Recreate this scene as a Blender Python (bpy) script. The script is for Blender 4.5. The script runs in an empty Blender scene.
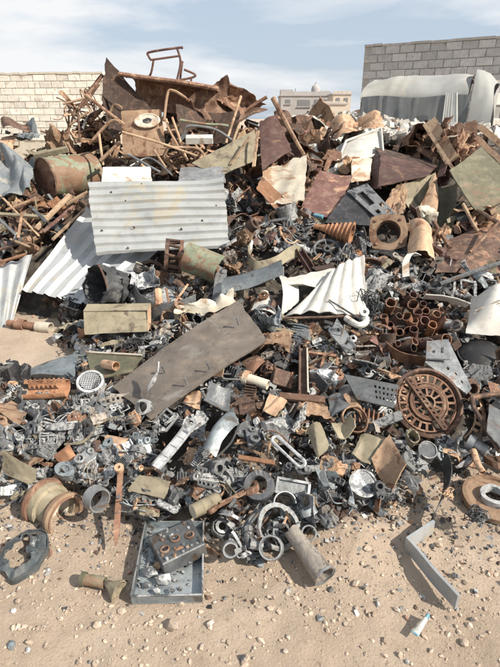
import bpy, math, random
import numpy as np
from mathutils import Vector, Matrix, noise as mnoise
random.seed(7); np.random.seed(7)
R = math.radians
V = Vector
scene = bpy.context.scene
col = scene.collection

# ------------------------------------------------------------------ camera, sky, sun, exposure
CAM_H, PITCH, FPX = 1.6, R(23.3), 500.0          # eye height, downward tilt, focal length in photo pixels
cam_d = bpy.data.cameras.new('camera'); cam = bpy.data.objects.new('camera', cam_d); col.objects.link(cam)
cam.location = (0, 0, CAM_H); cam.rotation_euler = (math.pi/2 - PITCH, 0, 0)
cam_d.sensor_fit = 'VERTICAL'; cam_d.sensor_height = 36; cam_d.lens = 36*FPX/667
cam_d.clip_start = .05; cam_d.clip_end = 3000
scene.camera = cam

SUN_EL = R(40); SUN_AZ = V((.86, -.51, 0)).normalized()      # towards the sun, in plan
world = bpy.data.worlds.new('World'); scene.world = world; world.use_nodes = True
wn, wl = world.node_tree.nodes, world.node_tree.links
wn.clear()
wo = wn.new('ShaderNodeOutputWorld'); bg = wn.new('ShaderNodeBackground'); bg.inputs[1].default_value = .06
sky = wn.new('ShaderNodeTexSky'); sky.sky_type = 'NISHITA'; sky.sun_disc = False
sky.sun_elevation = SUN_EL; sky.sun_rotation = math.atan2(SUN_AZ.x, SUN_AZ.y)
sky.air_density = 1.0; sky.dust_density = 1.6; sky.ozone_density = 1.0
tc = wn.new('ShaderNodeTexCoord'); mp = wn.new('ShaderNodeMapping'); mp.inputs['Scale'].default_value = (1.2, 1.2, 6.0)
mp.inputs['Location'].default_value = (3.1, 1.7, .4)
n1 = wn.new('ShaderNodeTexNoise'); n1.inputs['Scale'].default_value = 1.7; n1.inputs['Detail'].default_value = 7; n1.inputs['Roughness'].default_value = .55
n1.inputs['Distortion'].default_value = .35
cr = wn.new('ShaderNodeValToRGB'); cr.color_ramp.elements[0].position = .44; cr.color_ramp.elements[1].position = .62
cr.color_ramp.elements[0].color = (0, 0, 0, 1); cr.color_ramp.elements[1].color = (1, 1, 1, 1)
mx = wn.new('ShaderNodeMix'); mx.data_type = 'RGBA'; mx.inputs[7].default_value = (10.6, 10.8, 11.0, 1)
hz = wn.new('ShaderNodeMix'); hz.data_type = 'RGBA'; hz.inputs[0].default_value = .62; hz.inputs[7].default_value = (8.0, 9.3, 11.0, 1)   # thin high haze
wl.new(tc.outputs['Generated'], mp.inputs[0]); wl.new(mp.outputs[0], n1.inputs['Vector']); wl.new(n1.outputs[0], cr.inputs[0])
wl.new(cr.outputs[0], mx.inputs[0]); wl.new(sky.outputs[0], hz.inputs[6]); wl.new(hz.outputs[2], mx.inputs[6]); wl.new(mx.outputs[2], bg.inputs[0]); wl.new(bg.outputs[0], wo.inputs[0])

sun_d = bpy.data.lights.new('sun', 'SUN'); sun_d.energy = 5.0; sun_d.angle = R(.5); sun_d.color = (1, .93, .82)
sun = bpy.data.objects.new('sun', sun_d); col.objects.link(sun)
sdir = V((SUN_AZ.x*math.cos(SUN_EL), SUN_AZ.y*math.cos(SUN_EL), math.sin(SUN_EL)))
sun.rotation_euler = sdir.to_track_quat('Z', 'Y').to_euler(); sun.location = sdir*30
scene.view_settings.view_transform = 'Standard'; scene.view_settings.look = 'None'
scene.view_settings.exposure = 0.55; scene.view_settings.gamma = 1
scene.view_settings.use_curve_mapping = False
scene.cycles.max_bounces = 5

# ------------------------------------------------------------------ materials
MATS = {}
def _nodes(name):
    m = bpy.data.materials.new(name); m.use_nodes = True
    nt = m.node_tree; nt.nodes.clear()
    return m, nt, nt.nodes, nt.links
def ramp(ns, stops):
    r = ns.new('ShaderNodeValToRGB'); e = r.color_ramp.elements
    while len(e) < len(stops): e.new(.5)
    for i, (p, c) in enumerate(stops):
        e[i].position = p; e[i].color = (*c, 1) if len(c) == 3 else c
    return r
def metal(name, c0, c1, c2=None, patch=None, patch_amt=.5, scale=9, rough=.75, metallic=0., bump=.35, dust=.25, island=False, var=.45, spot=.5, pscale=None):
    """worn metal: two tones in clouds, a third colour in hard-edged patches, grime specks, dust, relief"""
    m, nt, ns, ln = _nodes(name)
    out = ns.new('ShaderNodeOutputMaterial'); b = ns.new('ShaderNodeBsdfPrincipled')
    t = ns.new('ShaderNodeTexCoord'); oi = ns.new('ShaderNodeObjectInfo')
    rnd = oi.outputs['Random']
    if island:
        g = ns.new('ShaderNodeNewGeometry'); rnd = g.outputs['Random Per Island']
    off = ns.new('ShaderNodeVectorMath'); off.operation = 'MULTIPLY_ADD'
    cmb = ns.new('ShaderNodeCombineXYZ')
    for i in range(3): ln.new(rnd, cmb.inputs[i])
    ln.new(cmb.outputs[0], off.inputs[0]); off.inputs[1].default_value = (37, 61, 23); ln.new(t.outputs['Object'], off.inputs[2])
    vec = off.outputs[0]
    def nz(s, d=6, r=.62, dist=0.):
        n = ns.new('ShaderNodeTexNoise'); n.inputs['Scale'].default_value = s; n.inputs['Detail'].default_value = d
        n.inputs['Roughness'].default_value = r; n.inputs['Distortion'].default_value = dist; ln.new(vec, n.inputs['Vector']); return n.outputs[0]
    def mix(f, a, bb, mode='MIX'):
        x = ns.new('ShaderNodeMix'); x.data_type = 'RGBA'; x.blend_type = mode
        if isinstance(f, float): x.inputs[0].default_value = f
        else: ln.new(f, x.inputs[0])
        for i, s in ((6, a), (7, bb)):
            if isinstance(s, tuple): x.inputs[i].default_value = (*s, 1)
            else: ln.new(s, x.inputs[i])
        return x.outputs[2]
    a = ramp(ns, [(.3, c0), (.68, c1)]); ln.new(nz(scale, 8, .65, .4), a.inputs[0])
    c = a.outputs[0]
    if c2:
        lo = .62 - .25*patch_amt
        p = ramp(ns, [(lo, (0, 0, 0)), (lo+.07, (1, 1, 1))]); ln.new(nz(pscale or scale*.6, 9, .7, .8), p.inputs[0])
        c = mix(p.outputs[0], c, c2)
    sp = ramp(ns, [(.28, (1, 1, 1)), (.46, (0, 0, 0))]); ln.new(nz(scale*4.2, 5, .7), sp.inputs[0])
    sf = ns.new('ShaderNodeMath'); sf.operation = 'MULTIPLY'; ln.new(sp.outputs[0], sf.inputs[0]); sf.inputs[1].default_value = spot
    c = mix(sf.outputs[0], c, tuple(x*.28 for x in c0))
    if dust:
        d = ramp(ns, [(.5, (0, 0, 0)), (.72, (1, 1, 1))]); ln.new(nz(scale*1.7, 7, .7), d.inputs[0])
        df = ns.new('ShaderNodeMath'); df.operation = 'MULTIPLY'; ln.new(d.outputs[0], df.inputs[0]); df.inputs[1].default_value = dust
        c = mix(df.outputs[0], c, (.42, .33, .235))
    if var:
        h = ns.new('ShaderNodeHueSaturation'); mr = ns.new('ShaderNodeMapRange')
        mr.inputs[3].default_value = 1-var; mr.inputs[4].default_value = 1+var*.75
        ln.new(rnd, mr.inputs[0]); ln.new(mr.outputs[0], h.inputs['Value']); ln.new(c, h.inputs['Color']); c = h.outputs[0]
    ln.new(c, b.inputs['Base Color'])
    rr = ns.new('ShaderNodeMapRange'); rr.inputs[3].default_value = max(.1, rough-.18); rr.inputs[4].default_value = min(1, rough+.2)
    ln.new(nz(scale*2.1, 4), rr.inputs[0]); ln.new(rr.outputs[0], b.inputs['Roughness'])
    b.inputs['Metallic'].default_value = metallic
    bu = ns.new('ShaderNodeBump'); bu.inputs['Strength'].default_value = bump; bu.inputs['Distance'].default_value = .012
    ln.new(nz(scale*3.1, 8, .68), bu.inputs['Height']); ln.new(bu.outputs[0], b.inputs['Normal'])
    ln.new(b.outputs[0], out.inputs[0])
    MATS[name] = m
    return m
metal('rust', (.10, .05, .033), (.225, .118, .073), (.33, .215, .14), patch_amt=.35, scale=11, rough=.88)
metal('rust_orange', (.2, .085, .042), (.37, .195, .105), (.14, .065, .04), patch_amt=.4, scale=13, rough=.9)
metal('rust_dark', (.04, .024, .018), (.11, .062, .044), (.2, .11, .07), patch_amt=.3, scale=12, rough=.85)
metal('maroon', (.085, .038, .031), (.15, .075, .06), (.3, .17, .11), patch_amt=.22, scale=7, rough=.7, dust=.3)
metal('tan_rust', (.28, .165, .1), (.48, .33, .215), (.19, .09, .05), patch_amt=.4, scale=10, rough=.88)
metal('steel', (.145, .15, .155), (.33, .337, .335), (.2, .135, .095), patch_amt=.22, dust=.12, scale=12, rough=.45, metallic=.5)
metal('steel_dark', (.04, .043, .049), (.13, .135, .14), (.25, .245, .235), patch_amt=.3, dust=.12, scale=12, rough=.6, metallic=.2)
metal('alu', (.32, .325, .33), (.57, .57, .56), (.12, .125, .13), patch_amt=.4, dust=.12, scale=13, rough=.42, metallic=.5)
metal('ash', (.19, .195, .2), (.43, .43, .42), (.055, .058, .063), patch_amt=.5, dust=.12, scale=14, rough=.8, metallic=0.)
metal('black', (.012, .012, .014), (.04, .04, .044), (.15, .145, .14), patch_amt=.2, scale=10, rough=.55, dust=.15)
metal('blue_grey', (.15, .175, .19), (.3, .335, .35), (.1, .09, .08), patch_amt=.3, scale=9, rough=.45, metallic=.4)
metal('white', (.44, .425, .38), (.62, .605, .56), (.3, .2, .13), patch_amt=.2, scale=7, rough=.5, dust=.35, var=.15, bump=.18, spot=.3)
metal('cream', (.43, .38, .295), (.6, .55, .45), (.33, .2, .12), patch_amt=.35, scale=6, rough=.6, dust=.35, var=.15, bump=.2, spot=.3)
metal('galv', (.37, .385, .378), (.52, .53, .515), (.5, .46, .375), patch_amt=.25, scale=3.2, rough=.42, metallic=.3, dust=.2, var=.06, bump=.12, spot=.22)
metal('galv_dull', (.3, .315, .322), (.46, .475, .48), (.46, .42, .345), patch_amt=.35, scale=4, rough=.45, metallic=.3, dust=.3, var=.1, bump=.15, spot=.3)
metal('olive', (.075, .072, .043), (.145, .136, .085), (.15, .1, .065), patch_amt=.25, scale=6, rough=.65, dust=.3, var=.2)
metal('olive_brown', (.17, .14, .09), (.3, .26, .18), (.1, .08, .06), patch_amt=.3, scale=8, rough=.75, var=.25)
metal('green_paint', (.13, .15, .1), (.235, .255, .175), (.19, .105, .062), patch_amt=.62, scale=8, rough=.65, var=.2)
metal('plate_brown', (.1, .082, .068), (.185, .155, .13), (.22, .2, .175), patch_amt=.08, scale=4.5, rough=.62, metallic=.15, dust=.3, var=.05, bump=.2, pscale=3)
metal('wood', (.3, .19, .115), (.52, .38, .25), (.2, .12, .075), patch_amt=.3, scale=9, rough=.9, dust=.2, var=.3)
metal('plastic_grey', (.03, .036, .04), (.1, .115, .12), (.3, .31, .31), patch_amt=.35, scale=9, rough=.45, var=.1)
metal('cloth_grey', (.1, .118, .133), (.19, .21, .22), (.27, .26, .24), patch_amt=.2, scale=5, rough=.9, var=.2)
metal('brick_red', (.26, .09, .05), (.4, .17, .1), None, scale=12, rough=.9)
metal('blue_paint', (.06, .2, .27), (.2, .37, .43), (.4, .4, .38), patch_amt=.3, scale=12, rough=.5, var=.1)
metal('burnt_grey', (.17, .145, .12), (.38, .34, .295), (.09, .07, .058), patch_amt=.45, scale=11, rough=.75, bump=.5)
metal('debris_shaded', (.022, .019, .016), (.07, .058, .047), (.16, .125, .09), patch_amt=.3, scale=9, rough=.95, var=0, bump=.8)  # burnt debris, darkened further to paint the shade in the gaps
metal('bits_grey', (.12, .123, .127), (.34, .337, .33), (.05, .051, .054), patch_amt=.35, scale=14, rough=.6, metallic=.15, island=True, var=.85)
metal('bits_rust', (.1, .055, .037), (.27, .165, .11), (.06, .035, .026), patch_amt=.45, scale=14, rough=.9, island=True, var=.7)
metal('bits_black', (.015, .015, .016), (.06, .058, .055), (.2, .19, .18), patch_amt=.3, scale=14, rough=.6, island=True, var=.6)
metal('bits_pale', (.4, .37, .32), (.66, .63, .58), (.22, .18, .14), patch_amt=.4, scale=6, rough=.85, island=True, var=.5)
metal('block_cream', (.6, .565, .49), (.78, .745, .665), (.48, .43, .36), patch_amt=.28, scale=7, rough=.95, dust=.15, var=.16, bump=.4, spot=.2)
metal('block_grey', (.4, .39, .375), (.56, .55, .53), (.32, .31, .295), patch_amt=.1, scale=9, rough=.95, dust=.1, var=.16, bump=.5, spot=.3)
metal('mortar', (.32, .305, .285), (.46, .44, .41), None, scale=6, rough=.98, dust=0, var=0, bump=.5)
metal('mortar_cream', (.46, .42, .34), (.58, .53, .44), None, scale=6, rough=.98, dust=0, var=0, bump=.5)
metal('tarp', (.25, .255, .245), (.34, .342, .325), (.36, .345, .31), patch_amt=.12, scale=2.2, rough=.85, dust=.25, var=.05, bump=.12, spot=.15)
metal('tarp_shaded', (.14, .15, .153), (.2, .21, .21), (.24, .24, .23), patch_amt=.15, scale=2.2, rough=.85, dust=.2, var=.05, bump=.15, spot=.15)  # same grey tarpaulin, darkened in colour for the shaded front
metal('tarp_pale', (.29, .28, .25), (.37, .36, .325), None, scale=2.2, rough=.88, dust=.25, var=.05, bump=.12, spot=.15)
metal('dirty_white', (.4, .385, .35), (.57, .555, .51), (.36, .31, .25), patch_amt=.1, scale=6, rough=.6, dust=.4, var=.06, bump=.15, spot=.35)
metal('sheet_pale', (.42, .43, .41), (.56, .56, .53), None, scale=3, rough=.7, dust=.2, var=.05, bump=.12, spot=.15)
metal('stone', (.33, .25, .18), (.52, .42, .33), (.5, .46, .42), patch_amt=.3, scale=16, rough=.95, dust=.1, var=.3, bump=.5, spot=.25)
metal('stone_bits', (.34, .26, .19), (.5, .4, .31), (.4, .35, .31), patch_amt=.3, scale=16, rough=.95, dust=.1, var=.45, island=True, bump=.4, spot=.2)
metal('hazy_far_wall', (.32, .3, .29), (.42, .395, .38), None, scale=.3, rough=.95, dust=0, var=.05, bump=.1, spot=.1)  # walls lightened in colour to stand in for distance haze
metal('far_cream', (.45, .39, .32), (.55, .48, .4), None, scale=.3, rough=.95, dust=0, var=.05, bump=.1, spot=.1)  # yellow desaturated in place of distance haze
metal('hazy_far_dark', (.15, .15, .155), (.2, .2, .2), None, scale=.3, rough=.9, dust=0, var=.05, bump=.1, spot=.1)  # windows and aerial lightened in colour for distance haze
# sandy ground
def ground_material():
    m, nt, ns, ln = _nodes('sandy_ground')
    out = ns.new('ShaderNodeOutputMaterial'); b = ns.new('ShaderNodeBsdfPrincipled'); b.inputs['Roughness'].default_value = .97
    t = ns.new('ShaderNodeTexCoord')
    def nz(s, d=8, r=.6):
        n = ns.new('ShaderNodeTexNoise'); n.inputs['Scale'].default_value = s; n.inputs['Detail'].default_value = d; n.inputs['Roughness'].default_value = r
        ln.new(t.outputs['Object'], n.inputs['Vector']); return n.outputs[0]
    def mix(f, a, c):
        x = ns.new('ShaderNodeMix'); x.data_type = 'RGBA'; ln.new(f, x.inputs[0])
        for i, s in ((6, a), (7, c)):
            if isinstance(s, tuple): x.inputs[i].default_value = (*s, 1)
            else: ln.new(s, x.inputs[i])
        return x.outputs[2]
    a = ramp(ns, [(.28, (.355, .27, .2)), (.52, (.46, .36, .27)), (.75, (.545, .44, .345))]); ln.new(nz(3.2, 10, .68), a.inputs[0])
    f1 = ramp(ns, [(.58, (0, 0, 0)), (.7, (.8, .8, .8))]); ln.new(nz(70, 4, .7), f1.inputs[0])
    c = mix(f1.outputs[0], a.outputs[0], (.56, .45, .35))
    f2 = ramp(ns, [(.3, (.7, .7, .7)), (.42, (0, 0, 0))]); ln.new(nz(46, 5, .7), f2.inputs[0])
    c = mix(f2.outputs[0], c, (.24, .165, .11))
    f3 = ramp(ns, [(.55, (0, 0, 0)), (.7, (.55, .55, .55))]); ln.new(nz(1.1, 8, .6), f3.inputs[0])
    c = mix(f3.outputs[0], c, (.43, .36, .29))
    ln.new(c, b.inputs['Base Color'])
    bu = ns.new('ShaderNodeBump'); bu.inputs['Strength'].default_value = 1.; bu.inputs['Distance'].default_value = .011
    ln.new(nz(95, 6, .75), bu.inputs['Height']); ln.new(bu.outputs[0], b.inputs['Normal'])
    ln.new(b.outputs[0], out.inputs[0]); MATS['sand'] = m
ground_material()

# ------------------------------------------------------------------ the lie of the land
XS = [-6, -4, -2.5, -1.6, -.8, 0, .8, 1.6, 2.5, 4, 6]
TAB = [
 (0.0,  [0]*11),
 (1.45, [0]*11),
 (1.75, [0, 0, 0, .0, .03, .06, .05, .0, 0, 0, 0]),
 (2.2,  [0, 0, 0, .05, .13, .15, .14, .08, .03, 0, 0]),
 (2.8,  [0, 0, 0, -.04, .15, .27, .29, .27, .22, .2, .1]),
 (3.4,  [0, 0, -.05, -.05, .2, .40, .44, .44, .42, .4, .2]),
 (4.0,  [.05, .05, -.02, .02, .36, .54, .59, .6, .6, .55, .4]),
 (4.6,  [.2, .3, .4, .45, .58, .74, .8, .8, .8, .8, .6]),
 (5.2,  [.5, .7, .8, .8, .88, .98, 1.03, 1.0, 1.02, 1.0, .8]),
 (5.8,  [.7, 1.0, 1.1, 1.1, 1.27, 1.25, 1.27, 1.24, 1.3, 1.3, 1.0]),
 (6.4,  [.8, 1.1, 1.2, 1.25, 1.66, 1.55, 1.4, 1.35, 1.42, 1.4, 1.1]),
 (7.2,  [.7, 1.0, 1.1, 1.2, 1.6, 1.45, 1.3, 1.3, 1.4, 1.4, 1.1]),
 (8.5,  [.3, .5, .6, .7, .9, 1.1, 1.38, 1.45, 1.45, 1.3, .9]),
 (9.5,  [.1, .1, .1, .2, .4, 1.0, 1.58, 1.62, 1.5, 1.2, .7]),
 (11.0, [0, 0, 0, 0, .1, .4, .8, .9, .8, .6, .3]),
 (13.0, [0]*11)]
GX0, GX1, GY1, GS = -6.0, 6.0, 13.0, .05
gx = np.arange(GX0, GX1+1e-6, GS); gy = np.arange(0, GY1+1e-6, GS)
rows = np.array([np.interp(gx, XS, r[1]) for r in TAB]); ys = np.array([r[0] for r in TAB])
HG = np.array([[0.0]*len(gx)]*len(gy))
for j in range(len(gx)): HG[:, j] = np.interp(gy, ys, rows[:, j])
for _ in range(14):
    p = np.pad(HG, 1, mode='edge')
    HG = (p[1:-1, 1:-1]*2 + p[:-2, 1:-1] + p[2:, 1:-1] + p[1:-1, :-2] + p[1:-1, 2:])/6
HG = np.maximum(HG, 0)
def heap(x, y):
    fx = np.clip((np.asarray(x)-GX0)/GS, 0, len(gx)-1.001); fy = np.clip(np.asarray(y)/GS, 0, len(gy)-1.001)
    i, j = fx.astype(int), fy.astype(int); a, b = fx-i, fy-j
    return (HG[j, i]*(1-a)+HG[j, i+1]*a)*(1-b) + (HG[j+1, i]*(1-a)+HG[j+1, i+1]*a)*b
F_ = V((0, math.cos(PITCH), -math.sin(PITCH))); U_ = V((0, math.sin(PITCH), math.cos(PITCH)))
def ray(u, v): return F_ + V((1, 0, 0))*((u-250)/FPX) + U_*((333.5-v)/FPX)
_TT = np.linspace(.6, 13, 1600)
def Yh(u, v):
    """how far away the heap or ground is along the line of sight through (u, v)"""
    d = ray(u, v); x = d.x*_TT; y = d.y*_TT; z = CAM_H + d.z*_TT
    h = heap(x, y); hit = np.nonzero((z <= h) & (y < 12.5))[0]
    if len(hit) == 0: return 6.3
    return float(y[hit[0]])
def Q(u, v, Y):
    d = ray(u, v); k = Y/d.y
    return V((d.x*k, Y, CAM_H + d.z*k))
def W(u, v, dY=-.04): return Q(u, v, Yh(u, v)+dY)
def G(u, v, z=0.):
    d = ray(u, v); k = (z-CAM_H)/d.z; return V((d.x*k, d.y*k, z))          # on the level at height z
def mpp(p): return (V(p)-cam.location).dot(F_)/FPX      # metres for one photo pixel there

# ------------------------------------------------------------------ mesh building
class MB:
    def __init__(s): s.v = []; s.f = []
    def add(s, vs, fs):
        o = len(s.v); s.v += [V(p) for p in vs]; s.f += [tuple(i+o for i in f) for f in fs]; return s
    def box(s, M, sx, sy, sz, bev=0.):
        """a box centred on M, chamfered when bev > 0"""
        x, y, z = sx/2, sy/2, sz/2
        if bev <= 0:
            vs = [M @ V((a*x, b*y, c*z)) for a in (-1, 1) for b in (-1, 1) for c in (-1, 1)]
            return s.add(vs, [(0, 1, 3, 2), (4, 6, 7, 5), (0, 4, 5, 1), (2, 3, 7, 6), (0, 2, 6, 4), (1, 5, 7, 3)])
        vs = []; idx = {}
        for a in (-1, 1):
            for b in (-1, 1):
                for c in (-1, 1):
                    for k in range(3):
                        p = [a*x, b*y, c*z]
                        for q in range(3):
                            if q != k: p[q] -= (a, b, c)[q]*bev
                        idx[a, b, c, k] = len(vs); vs.append(M @ V(p))
        fs = []
        def quad(k, sg):
            o = [q for q in range(3) if q != k]; r = []
            for e, f in ((-1, -1), (1, -1), (1, 1), (-1, 1)):
                t = [0, 0, 0]; t[k] = sg; t[o[0]] = e; t[o[1]] = f; r.append(idx[(*t, k)])
            fs.append(tuple(r))
        for k in range(3):
            for sg in (-1, 1): quad(k, sg)
        for k in range(3):
            o = [q for q in range(3) if q != k]
            for e in (-1, 1):
                for f in (-1, 1):
                    t0 = [0, 0, 0]; t0[o[0]] = e; t0[o[1]] = f; t1 = list(t0); t0[k] = -1; t1[k] = 1
                    fs.append((idx[(*t0, o[0])], idx[(*t1, o[0])], idx[(*t1, o[1])], idx[(*t0, o[1])]))
        for a in (-1, 1):
            for b in (-1, 1):
                for c in (-1, 1): fs.append(tuple(idx[a, b, c, k] for k in range(3)))
        return s.add(vs, fs)
    def tube(s, path, r, n=7, close=False, cap=True):
        path = [V(p) for p in path]; N = len(path); rings = []; up = None
        for i, p in enumerate(path):
            a = path[i-1] if (i > 0 or close) else path[0]; b = path[(i+1) % N] if (i < N-1 or close) else path[-1]
            t = (b-a).normalized() if (b-a).length > 1e-9 else V((0, 0, 1))
            if up is None: up = t.orthogonal().normalized()
            up = (up - t*up.dot(t)); up = up.normalized() if up.length > 1e-6 else t.orthogonal().normalized()
            w = t.cross(up); rr = r[i] if isinstance(r, (list, tuple)) else r
            rings.append([p + (up*math.cos(2*math.pi*k/n) + w*math.sin(2*math.pi*k/n))*rr for k in range(n)])
        vs = [q for g in rings for q in g]; fs = []
        for i in range(N if close else N-1):
            for k in range(n):
                a, b = i*n, ((i+1) % N)*n; fs.append((a+k, a+(k+1) % n, b+(k+1) % n, b+k))
        if cap and not close: fs += [tuple(range(n-1, -1, -1)), tuple(range((N-1)*n, N*n))]
        return s.add(vs, fs)
    def lathe(s, M, prof, n=20, closed=True, warp=0., seed=0., arc=1.):
        """turn a (radius, height) outline about the Z axis of M; arc < 1 leaves a gap"""
        vs = []; m = len(prof); k_ = n if arc >= 1 else n+1
        for k in range(k_):
            a = 2*math.pi*arc*k/n
            for r, z in prof:
                p = V((r*math.cos(a), r*math.sin(a), z))
                if warp:
                    q = mnoise.noise_vector(V((p.x*1.4, p.y*1.4, p.z*1.4))/max(1e-4, prof[0][0]) + V((seed, seed*1.7, 0))); p += q*warp
                vs.append(M @ p)
        fs = []
        for k in range(n):
            k2 = (k+1) % k_
            for j in range(m if closed else m-1):
                j2 = (j+1) % m; fs.append((k*m+j, k2*m+j, k2*m+j2, k*m+j2))
        if arc < 1 and closed: fs += [tuple(range(m-1, -1, -1)), tuple(range(n*m, n*m+m))]
        return s.add(vs, fs)
    def disc(s, M, r, z0, z1, n=16):
        vs = [M @ V((r*math.cos(2*math.pi*k/n), r*math.sin(2*math.pi*k/n), z)) for z in (z0, z1) for k in range(n)]
        return s.add(vs, [tuple(range(n-1, -1, -1)), tuple(range(n, 2*n))] + [(k, (k+1) % n, n+(k+1) % n, n+k) for k in range(n)])
    def patch(s, c, nu=10, nv=10, fn=None, th=.003, jag=0., seed=0., crumple=0., cscale=4., soft=False):
        """a sheet over the four corners c (00, 10, 11, 01): fn(s, t) moves it along its normal; jag frets its edges; crumple dents it"""
        c = [V(p) for p in c]; nrm = (c[1]-c[0]).cross(c[3]-c[0])
        if nrm.length < 1e-9: nrm = V((0, 0, 1))
        nrm.normalize(); top = []; rg = random.Random(int(seed*131)+7); cz = [(rg.uniform(0, math.pi), rg.uniform(-.38, .38), rg.choice((-1, 1))*rg.uniform(.5, 1.2)) for _ in range(int(2+cscale*1.2))]
        for i in range(nu+1):
            for j in range(nv+1):
                a, b = i/nu, j/nv
                if jag:
                    if i in (0, nu): a += mnoise.noise(V((b*5, seed+i, 3)))*jag + mnoise.noise(V((b*19, seed+i, 7)))*jag*.5
                    if j in (0, nv): b += mnoise.noise(V((a*5, seed-j, 11)))*jag + mnoise.noise(V((a*19, seed-j, 5)))*jag*.5
                p = c[0]*(1-a)*(1-b) + c[1]*a*(1-b) + c[2]*a*b + c[3]*(1-a)*b
                if fn: p = p + nrm*fn(a, b)
                if crumple and not soft:            # sharp creases between flat facets, a little buckling on top
                    p = p + nrm*crumple*1.15*sum(w_*abs(math.cos(t_)*(a-.5)+math.sin(t_)*(b-.5)-c_) for t_, c_, w_ in cz)
                    p = p + mnoise.noise_vector(V((a*cscale*1.5+seed, b*cscale*1.5, seed*2.3)))*crumple*.28
                elif crumple:
                    q = V((a*cscale+seed, b*cscale, seed*2.3)); rd = abs(mnoise.noise(q))*2 - .5
                    p = p + nrm*(rd*crumple) + mnoise.noise_vector(q*.8+V((9, 3, 1)))*crumple*.7
                top.append(p)
        return s.grid(top, nu, nv, th)
    def grid(s, top, nu, nv, th):
        def at(i, j): return top[i*(nv+1)+j]
        nr = []
        for i in range(nu+1):
            for j in range(nv+1):
                d1 = at(min(i+1, nu), j)-at(max(i-1, 0), j); d2 = at(i, min(j+1, nv))-at(i, max(j-1, 0)); n = d1.cross(d2)
                nr.append(n.normalized() if n.length > 1e-12 else V((0, 0, 1)))
        bot = [p - n*th for p, n in zip(top, nr)]; K = len(top); w = nv+1; fs = []
        for i in range(nu):
            for j in range(nv):
                a, b, c_, d = i*w+j, (i+1)*w+j, (i+1)*w+j+1, i*w+j+1
                fs.append((a, b, c_, d)); fs.append((K+d, K+c_, K+b, K+a))
        rim = [i*w for i in range(nu)] + [nu*w+j for j in range(nv)] + [i*w+nv for i in range(nu, 0, -1)] + [j for j in range(nv, 0, -1)]
        for k in range(len(rim)):
            a, b = rim[k], rim[(k+1) % len(rim)]; fs.append((b, a, K+a, K+b))
        return s.add(top+bot, fs)
    def ribbon(s, path, wv, th=.003, nv=1):
        """a strip that follows path; wv is its width vector (or one for each point)"""
        top = []
        for i, p in enumerate(path):
            w = wv[i] if isinstance(wv, list) else wv
            for j in range(nv+1): top.append(V(p) + V(w)*(j/nv-.5))
        return s.grid(top, len(path)-1, nv, th)
    def prism(s, M, pts, th):
        n = len(pts); vs = [M @ V((x, y, z)) for z in (-th/2, th/2) for x, y in pts]
        return s.add(vs, [tuple(range(n-1, -1, -1)), tuple(range(n, 2*n))] + [(k, (k+1) % n, n+(k+1) % n, n+k) for k in range(n)])
    def rock(s, M, r, seed, sq=(1, 1, 1)):
        for q in range(1):
            t = (1+5**.5)/2
            vs = [V(p).normalized() for p in ((-1, t, 0), (1, t, 0), (-1, -t, 0), (1, -t, 0), (0, -1, t), (0, 1, t), (0, -1, -t), (0, 1, -t), (t, 0, -1), (t, 0, 1), (-t, 0, -1), (-t, 0, 1))]
            fs = [(0, 11, 5), (0, 5, 1), (0, 1, 7), (0, 7, 10), (0, 10, 11), (1, 5, 9), (5, 11, 4), (11, 10, 2), (10, 7, 6), (7, 1, 8), (3, 9, 4), (3, 4, 2), (3, 2, 6), (3, 6, 8), (3, 8, 9), (4, 9, 5), (2, 4, 11), (6, 2, 10), (8, 6, 7), (9, 8, 1)]
            vs = [M @ (V((p.x*sq[0], p.y*sq[1], p.z*sq[2]))*r*(1+.55*mnoise.noise(p*1.1+V((seed*3.1, seed, seed*.7))))) for p in vs]
        return s.add(vs, fs)
    def mesh(s, name, origin=V((0, 0, 0)), smooth=35):
        me = bpy.data.meshes.new(name); me.from_pydata([tuple(p-origin) for p in s.v], [], s.f); me.validate(); me.update()
        if smooth:
            me.polygons.foreach_set('use_smooth', [True]*len(me.polygons)); me.set_sharp_from_angle(angle=R(smooth))
        return me
def frame(p, z, x=None):
    """placement at p with its Z axis along z and its X axis near x"""
    z = V(z).normalized(); x = V(x) if x is not None else V((1, 0, 0))
    if abs(x.normalized().dot(z)) > .98: x = V((0, 1, 0))
    y = z.cross(x).normalized(); x = y.cross(z)
    M = Matrix((x, y, z)).transposed().to_4x4(); M.translation = V(p); return M
def pipe(mb, a, b, r, ri=None, n=14, warp=0., seed=0.):
    a, b = V(a), V(b); L = (b-a).length; ri = ri if ri is not None else r*.84
    k = 4; prof = [(r, L*i/k) for i in range(k+1)] + [(ri, L*i/k) for i in range(k, -1, -1)]
    return mb.lathe(frame(a, b-a), prof, n, True, warp, seed)

# ------------------------------------------------------------------ things, parts, labels
LABELS = {}
HEROES = []       # (phrase, u, v, reach in x, reach in y): what small scrap is described by and kept clear of
def tag(o, label, cat, group=None, kind=None):
    o['label'] = label; o['category'] = cat
    if group: o['group'] = group
    if kind: o['kind'] = kind
    LABELS[label] = LABELS.get(label, 0)+1
    return o
def hero(phrase, u, v, ru=0, rv=0): HEROES.append((phrase, u, v, ru, rv))
def thing(name, p, label, cat, group=None):
    o = bpy.data.objects.new(name, None); col.objects.link(o); o.location = p; o.empty_display_size = .05
    return tag(o, label, cat, group)
def root_of(o):
    q = V((0, 0, 0))
    while o is not None: q += o.location; o = o.parent
    return q
def part(mb, name, mat, parent, smooth=35, label=None):
    me = mb.mesh(name, root_of(parent), smooth); o = bpy.data.objects.new(name, me); col.objects.link(o)
    me.materials.append(MATS[mat]); o.parent = parent
    if label: o['label'] = label
    return o
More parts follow.
